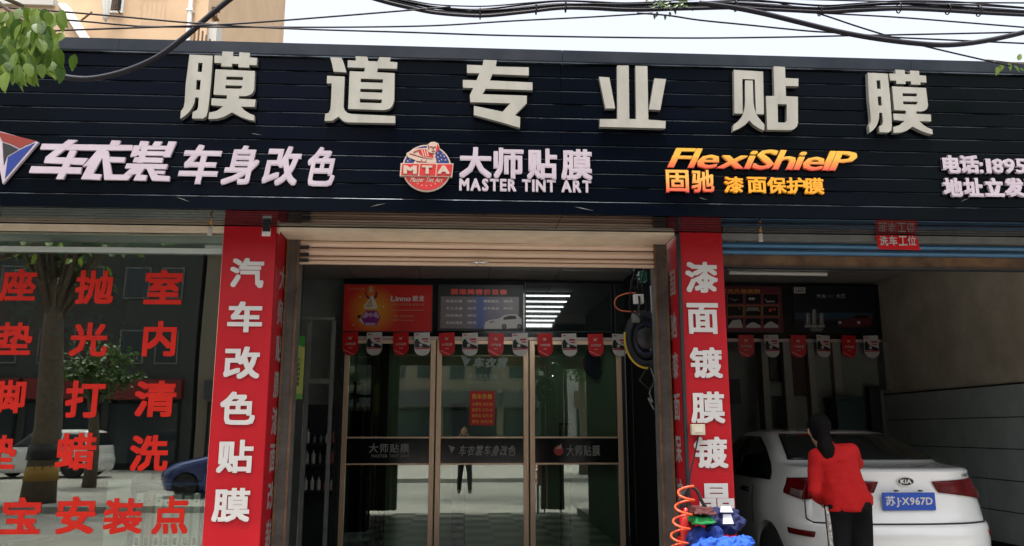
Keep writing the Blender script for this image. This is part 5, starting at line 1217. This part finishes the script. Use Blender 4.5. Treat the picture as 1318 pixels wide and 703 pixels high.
# ================================================================ OVERHEAD CABLES
YC = 4.4
gw = 'thin cables strung across the sky above the sign'
def wire(label, pts, r=.006, Y=YC, group=gw, m_=m_cable): return cable(label, [at(x, y, Y) for x, y in pts], r, m_, 'overhead_cable', group)
wire('thick black cable sagging in front of the fascia below the left leaves', [(318,-14),(300,-4),(270,20),(235,50),(200,75),(160,92),(120,101),(90,100),(62,93),(45,85),(20,68),(-20,40)], .016, 4.5, None)
wire('thick cable dipping at the right end of the sky', [(900,4),(945,10),(985,18),(1030,29),(1080,41),(1130,50),(1180,56),(1220,58),(1260,54),(1300,46),(1340,36)], .015, 4.3, None)
wire('thin cable running from the beige wall across to the right end', [(-20,8),(64,14),(150,21),(215,27),(265,31),(330,35),(400,38),(535,42),(660,46),(868,49),(1000,48),(1095,46),(1200,44),(1340,41)], .005)
wire('thin cable crossing low over the sky from the leaves to the bundle', [(-20,20),(87,26),(155,32),(200,34.5),(330,35),(450,35),(560,33),(660,27),(760,22),(840,17)], .005, 4.5)
wire('thin cable rising from the leaves into the bundle', [(60,41),(85,39),(200,35),(300,31),(420,22),(530,13),(580,9)], .005, 4.3)
wire('thin cable sloping down right from the bundle to the dipping cable', [(820,17),(860,20),(900,26),(960,32),(1040,40),(1090,43),(1150,48),(1210,51),(1340,57)], .005, 4.35)
wire('thin cable dropping steeply to the leaves at the right edge', [(1000,3),(1055,18),(1100,33),(1145,47),(1180,57),(1230,69),(1300,85)], .005, 4.45)
wire('thin cable between the bundle and the right edge', [(1040,16),(1150,22),(1240,29),(1340,37)], .005, 4.5)
wire('uppermost thin cable at the right', [(1000,-2),(1100,1),(1210,3),(1340,4)], .005, 4.6)
rnd = random.Random(11)
main_ = [(462,-8),(500,3),(530,10),(560,16),(600,19),(630,19),(680,14),(720,10),(760,10),(800,12),(840,12),(900,10),(950,9),(1000,12),(1060,15),(1100,13),(1160,11),(1220,13),(1270,16),(1340,20)]
for k in range(9):
    yo = (-9,-7,-4,-3,0,1,-1,-12,-5)[k]; r_ = (.006,.005,.008,.006,.013,.010,.012,.004,.005)[k]
    ph = rnd.uniform(0,6)
    pts = [(x, y+yo*.8+ (1.6 if r_ < .009 else .5)*math.sin(x*.021+ph)) for x, y in main_]
    wire('black strand of the main cable bundle, %s from its %s' % (ordn[k % 5], 'top' if k < 5 else 'underside'), pts, r_, 4.4+rnd.uniform(-.05,.05), 'strands of the main cable bundle')
for i, px_ in enumerate((618,690,728,947,1055,1157,1220,1260)):
    q = at(px_, lerp(main_, px_)-1, 4.4)
    tag(MB().tube([(q.x+.0,4.4+.03*math.cos(a*.7),q.z+.032*math.sin(a*.7)) for a in range(9)], .004, 5, True).build('cable_tie', m_cable), '%s wire tie round the cable bundle from the left' % ordn[i], 'cable tie', 'wire ties on the cable bundle')

# ================================================================ FOLIAGE
def leafmat(name, c1, c2, tr=.45):
    m = bpy.data.materials.new(name); m.use_nodes = True; t = m.node_tree; p = t.nodes['Principled BSDF']; o = t.nodes['Material Output']
    n = t.nodes.new('ShaderNodeTexNoise'); n.inputs['Scale'].default_value = 3; g = t.nodes.new('ShaderNodeNewGeometry')
    r = t.nodes.new('ShaderNodeValToRGB'); r.color_ramp.elements[0].color = (*c1, 1); r.color_ramp.elements[1].color = (*c2, 1)
    r.color_ramp.elements[0].position = .3; r.color_ramp.elements[1].position = .7
    ad = t.nodes.new('ShaderNodeMixRGB'); ad.inputs[0].default_value = .5
    t.links.new(n.outputs[0], ad.inputs[1]); t.links.new(g.outputs['Random Per Island'], ad.inputs[2]); t.links.new(ad.outputs[0], r.inputs[0])
    t.links.new(g.outputs['Position'], n.inputs[0])
    t.links.new(r.outputs[0], p.inputs['Base Color']); p.inputs['Roughness'].default_value = .4
    td = t.nodes.new('ShaderNodeBsdfTranslucent'); mx = t.nodes.new('ShaderNodeMixShader'); mx.inputs[0].default_value = tr
    t.links.new(r.outputs[0], td.inputs[0]); t.links.new(p.outputs[0], mx.inputs[1]); t.links.new(td.outputs[0], mx.inputs[2]); t.links.new(mx.outputs[0], o.inputs[0])
    MAT[name] = m; return m
lf_near = leafmat('near_leaf', (.05,.115,.012), (.19,.28,.035)); lf_far = leafmat('far_leaf', (.03,.075,.015), (.09,.16,.035), .3)
def leaf(b, p, d, nrm, L, w_):
    d = Vector(d).normalized(); s_ = d.cross(Vector(nrm)).normalized(); n = s_.cross(d).normalized(); p = Vector(p)
    prof = ((0,0),(.18,.75),(.42,1),(.7,.72),(.88,.34)); V_ = []; 
    mid = [p+d*L*t_ - n*L*.10*t_*t_ for t_, _ in prof]+[p+d*L-n*L*.14]
    lf = [mid[i]+s_*w_*prof[i][1]+n*w_*.22*prof[i][1] for i in range(1,5)]; rt_ = [mid[i]-s_*w_*prof[i][1]+n*w_*.22*prof[i][1] for i in range(1,5)]
    vs = mid+lf+rt_
    fs = [(0,1,6)]+[(i,i+1,6+i,5+i) for i in range(1,4)]+[(4,5,9)] + [(0,10,1)]+[(i,9+i,10+i,i+1) for i in range(1,4)]+[(4,13,5)]
    b.add(vs, fs)
def tree(label, x, y, z, h, cr, ntw, lsize, m_leaf, trunk_r=.14, seed=1, group=None, name='street_tree', czf=.72, nper=26, lean=(0,0), bands=None):
    rnd = random.Random(seed); t = thing(name, label, 'tree', (x,y,z), group)
    tb_ = MB(); top = Vector((x+rnd.uniform(-.3,.3)+lean[0]*.5, y+rnd.uniform(-.3,.3)+lean[1]*.5, z+h*.62))
    tr = [Vector((x,y,z)), Vector((x+.05,y,z+h*.2)), Vector((x-.03,y+.03,z+h*.42)), top]
    tb_.tube(tr, [trunk_r*1.25,trunk_r,trunk_r*.85,trunk_r*.55], 12)
    lv = MB(); cc = Vector((x+lean[0],y+lean[1],z+h*czf))
    for k in range(ntw):
        while True:
            u = Vector((rnd.uniform(-1,1), rnd.uniform(-1,1), rnd.uniform(-1,1)))
            if .35 < u.length < 1: break
        e = cc+Vector((u.x*cr, u.y*cr, u.z*cr*.78)); e += Vector((noise.noise(e*.7), noise.noise(e*.7+Vector((9,0,0))), noise.noise(e*.9)))*cr*.25
        st = tr[2].lerp(top, rnd.uniform(.1,1)); md = st.lerp(e, .5)+Vector((0,0,rnd.uniform(.0,.25)*cr))
        if k % 3 == 0: tb_.tube([st, md, e], [trunk_r*.28,trunk_r*.14,.012], 6)
        rad = rnd.uniform(.28,.6)*cr*.5
        for i in range(nper):
            p = e+Vector((rnd.gauss(0,rad*.5), rnd.gauss(0,rad*.5), rnd.gauss(0,rad*.4)))
            leaf(lv, p, (rnd.gauss(0,1), rnd.gauss(0,1), rnd.uniform(-1.2,.2)), (rnd.gauss(0,.5), rnd.gauss(0,.5), 1), lsize*rnd.uniform(.7,1.3), lsize*.33)
    tb_.build('trunk', m_bark, t, True); lv.build('crown', m_leaf, t)
    if bands:
        for zb, m_ in bands: MB().lathe((x+.02,y,z+zb), [(trunk_r*1.2+.01,0),(trunk_r*1.1+.012,.35)], 14).build('painted_band', m_, t, True)
    return t
# near branch reaching into the picture at the upper left
near = thing('street_tree', 'green leafy branch of the near tree hanging in at the upper left', 'tree', (-6.1, 2.6, -.2))
nb_ = MB(); YN = 3.1
nb_.tube([(-6.1,2.6,-.2),(-6.05,2.6,1.5),(-6.15,2.6,3.0),(-5.9,2.6,4.4)], [.13,.11,.10,.07], 12)
nb_.tube([(-6.1,2.6,2.9),(-4.2,3.0,3.6),(-2.6,3.05,3.45),tuple(at(30,8,YN))], [.05,.03,.018,.008], 8)
nb_.tube([tuple(at(-60,-40,YN)),tuple(at(20,20,YN)),tuple(at(50,40,YN)),tuple(at(70,60,YN))], [.012,.008,.005,.003], 6)
lv = MB(); rnd = random.Random(5)
for k in range(250):
    u = rnd.random()
    px_ = rnd.gauss(38, 30) if u < .8 else rnd.uniform(-60, 60); py_ = rnd.uniform(8, 98)
    if px_ > 99 or (px_ > 66 and not 12 < py_ < 84) or (px_ > 84 and not 44 < py_ < 72) or (px_ < 62 and px_ > 40 and py_ > 84): continue
    if px_ > 75 and rnd.random() < .35: continue
    q = at(px_, py_, YN+rnd.uniform(-.2,.25))
    leaf(lv, q, (rnd.uniform(-.5,.7), rnd.uniform(-.4,.4), -1), (rnd.gauss(0,.6), -1, rnd.uniform(.1,.9)), rnd.uniform(.05,.09), rnd.uniform(.014,.024))
for k in range(900):
    a_ = Vector((rnd.gauss(-6.0,.9), rnd.gauss(2.2,1.0), rnd.gauss(4.9,.7)))
    leaf(lv, a_, (rnd.gauss(0,1), rnd.gauss(0,1), -1), (rnd.gauss(0,.5), rnd.gauss(0,.5), 1), rnd.uniform(.09,.16), .04)
nb_.build('trunk', m_bark, near, True); lv.build('crown', lf_near, near)
tree('tree beside the right of the shop, crown above the pavement', 3.6, .9, -.2, 7.6, 2.7, 120, .17, lf_far, .13, 21, None, czf=.78, lean=(-2.4,-1.3))
# small tips of a creeper at the right edge and in the cables
cr2 = thing('creeper', 'few green leaves caught on the fascia at the right edge', 'plant', tuple(at(1305,85,5.0)))
lv = MB()
for x_, y_, dx, dz in ((1290,82,-.4,-1),(1298,80,.2,-1),(1305,84,.6,-.7),(1312,88,.9,-.4),(1318,84,.9,-.8),(1310,78,.3,.5),(1284,86,-.2,-1),(1322,92,.2,-1)):
    leaf(lv, at(x_,y_,5.0), (dx,0,dz), (.2,-1,.5), .065, .018)
lv.build('leaves', lf_near, cr2); MB().tube([at(1270,77,5.0),at(1295,80,5.0),at(1330,84,5.0)], .004, 6).build('stem', m_bark, cr2)
ct2 = thing('creeper', 'dead tangle of twigs and leaves in the cables above the fourth character', 'plant', tuple(at(850,12,4.4)))
lv = MB()
for k in range(46): leaf(lv, at(rnd.uniform(832,890), rnd.uniform(-2,9), 4.4+rnd.uniform(-.05,.05)), (rnd.gauss(0,1),0,-.4), (.2,-1,.5), .035, .012)
for x_, y_ in ((842,18),(856,19),(862,15),(846,15),(868,12)): leaf(lv, at(x_,y_,4.4), (rnd.uniform(-.3,.3),0,-1), (.4,-1,.2), .035, .010)
lv.build('leaves', lf_far, ct2)

# ================================================================ BUILDING BEHIND, UPPER LEFT
bb = thing('apartment_building', 'tall beige block rising behind the left end of the sign', 'building', (-13, 24, -.3))
YG = 22.0
qe = at(267, 25, YG).x
MB().box(-30, qe, YG, YG+9, -.3, 20).build('wall', m_beige, bb)
MB().box(-30.2, qe+.25, YG-.25, YG+9.2, 20, 20.4).build('roof', m_beige2, bb)
MB().box(qe-.02, qe+.25, YG+.1, YG+.6, -.3, 13.0).build('pipe_chase', m_beige2, bb)
a = rect(243,250,-20,54,YG); MB().cyl(((a[0]+a[1])/2,YG-.12,0),((a[0]+a[1])/2,YG-.12,19.9),.065).build('drain_pipe', m_wht, bb)
for z_ in (12.2, 13.2, 14.4): MB().box((a[0]+a[1])/2-.09,(a[0]+a[1])/2+.09,YG-.20,YG-.001,z_,z_+.05).build('pipe_clip', m_wht, bb)
def bwin(px0, px1, py0, py1, bars=True):
    a = rect(px0, px1, py0, py1, YG); f_ = MB()
    f_.box(a[0]-.06,a[1]+.06,YG-.05,YG-.001,a[2]-.06,a[2]); f_.box(a[0]-.06,a[1]+.06,YG-.05,YG-.001,a[3],a[3]+.06); f_.box(a[0]-.06,a[0],YG-.05,YG-.001,a[2],a[3]); f_.box(a[1],a[1]+.06,YG-.05,YG-.001,a[2],a[3])
    o = f_.build('window', m_wht, bb); MB().box(a[0],a[1],YG-.02,YG-.005,a[2],a[3]).build('pane', g_far, o)
    if bars:
        for i in range(6):
            x_ = a[0]+(a[1]-a[0])*i/5; MB().box(x_-.012,x_+.012,YG-.32,YG-.30,a[2]-.1,a[3]).build('bar', m_rust, o)
        for z_ in (a[2]-.1, (a[2]+a[3])/2): MB().box(a[0]-.02,a[1]+.02,YG-.33,YG-.29,z_,z_+.03).build('bar', m_rust, o)
        for x_ in (a[0],a[1]): MB().box(x_-.015,x_+.015,YG-.30,YG-.03,a[2]-.1,a[2]-.07).build('bar', m_rust, o)
bwin(146,160,-60,15); bwin(20,62,-60,-12); bwin(185,215,-90,-30)
a = rect(16,76,3,13,20.5); MB().box(-30,a[1],20.2,22,a[2],a[3]).build('balcony_slab', m_beige2, bb)
q0, q1 = at(74,4,20.2), at(119,54,20.2); MB().prism([q0,(q0.x+.22,q0.y,q0.z),(q1.x+.1,q1.y,q1.z-.2),(q1.x-.12,q1.y,q1.z-.2)],(0,.25,0)).build('awning_edge', m_wht, bb)
MB().prism([(q0.x-.02,20.3,q0.z-.02),(q1.x-.12,20.3,q1.z-.2),(-30,20.3,q1.z-.2),(-30,20.3,q0.z-.02)],(0,.1,0)).build('awning', mat('awning_sheet', (.52,.36,.23), .8), bb)
q0 = at(112,18,21.6); MB().tube([at(104,27,21.8), at(118,16,21.4)], .03, 6).build('bracket', m_rust, bb)
a = rect(255,275,36,56,21.9); t_ = MB()
for i in range(5): x_ = a[0]+(a[1]-a[0])*i/4; t_.box(x_-.02,x_+.02,21.6,21.64,a[2]-.6,a[3]-.12*i)
t_.build('railing', m_rust, bb)
a = rect(271,279,10,21,22.3)
t_ = MB(); t_.box(a[0],a[1],22.3,22.6,a[2],a[2]+.03); t_.box(a[0],a[1],22.3,22.6,a[3],a[3]+.03)
for i in range(4): x_ = a[0]+(a[1]-a[0])*i/3; t_.box(x_-.012,x_+.012,22.3,22.33,a[2],a[3])
t_.build('rail_bracket', m_rust, bb)
cl_ = thing('hanging_cloth', 'white cloth hanging off the beige building by the window bars', 'cloth', tuple(at(135,28,21.4)))
def cf_(u, v):
    q = at(124+24*u+(1-v)*(6*(.5-u))*3, -30+58*(1-v) - 8*abs(u-.45)*(1-v), 21.4); return (q.x, 21.4+.05*math.sin(u*14+v*3), q.z)
o = MB().grid(cf_, 14, 10).build('sheet', mat('white_cloth', (.62,.60,.56), .8), cl_, True)
o.modifiers.new('s','SOLIDIFY').thickness = .01

# ================================================================ THE STREET BEHIND THE CAMERA (seen in the glass)
build_car(SUV, 'white sport utility car across the street, mirrored in the left window', 'car', (-12.9, -19.5, -.2), mat('white_car_paint_b', (.7,.7,.68), .25, coat=.6), R(90), name='parked_car')
build_car(SEDAN, 'blue saloon car across the street, mirrored beside the left red column', 'car', (-3.4, -10.5, -.2), mat('blue_car_paint', (.01,.03,.16), .25, coat=.8), R(90), name='parked_car')
tree('broad street tree across the road with yellow and black painted trunk', -9.9, -8.5, -.2, 8.6, 2.3, 80, .22, lf_far, .30, 3, 'trees across the street', czf=.86, bands=((.5, mat('band_yellow', (.35,.20,.04), .8)),(1.0, m_black)))
tree('small light green tree across the road right of the broad trunk', -11.2, -14.0, -.2, 4.9, 1.15, 60, .15, lf_far, .16, 8, 'trees across the street')
tree('tall green tree across the road opposite the car bay', 4.6, -10.0, -.2, 7.5, 2.5, 90, .22, lf_far, .17, 12, 'trees across the street')
tree('spreading tree across the road at the far right', 12.0, -10.4, -.2, 7.0, 2.6, 70, .22, lf_far, .18, 15, 'trees across the street')
def facade(label, x0, x1, h, m_w, shopcol, seed):
    rnd = random.Random(seed); t = thing('street_building', label, 'building', ((x0+x1)/2, -29, -.2), 'buildings across the street')
    MB().box(x0, x1, -36, -26, -.2, h).build('wall', m_w, t); MB().box(x0-.1, x1+.1, -36.1, -25.8, h, h+.35).build('roof', m_beige2, t)
    n = int((x1-x0)/3.4)
    for i in range(n):
        xa = x0+.5+i*(x1-x0-.6)/n; xb = xa+(x1-x0-.6)/n-.4
        f_ = MB().box(xa, xb, -25.99, -25.9, -.1, 2.7).build('shopfront', m_dark, t); MB().box(xa+.1, xb-.1, -25.899, -25.88, .1, 2.6).build('pane', g_far, f_)
        MB().box(xa-.1, xb+.1, -25.99, -25.6, 2.8, 3.7).build('shop_fascia', mat(shopcol[0], shopcol[1], .5), t)
        z = 4.4
        while z+1.5 < h:
            for k in range(2):
                xw = xa+.2+k*(xb-xa)/2; wf = MB().box(xw, xw+(xb-xa)/2-.5, -25.99, -25.93, z, z+1.5).build('window', m_grey, t); MB().box(xw+.06, xw+(xb-xa)/2-.56, -25.929, -25.92, z+.06, z+1.44).build('pane', g_far, wf)
            z += 3.0
    return t
facade('pale four bay shop row across the street on the left', -34, -12.2, 11.0, mat('dark_render', (.05,.055,.05), .9), ('shop_red', (.16,.01,.01)), 1)
facade('dim shop building straight across the street', -12, 5.8, 9.6, mat('brown_render', (.20,.17,.13), .9), ('shop_dark', (.05,.05,.06)), 2)
facade('grey shop building across the street on the right', 6.0, 28, 8.2, mat('grey_render', (.36,.36,.35), .9), ('shop_brown', (.10,.06,.04)), 3)
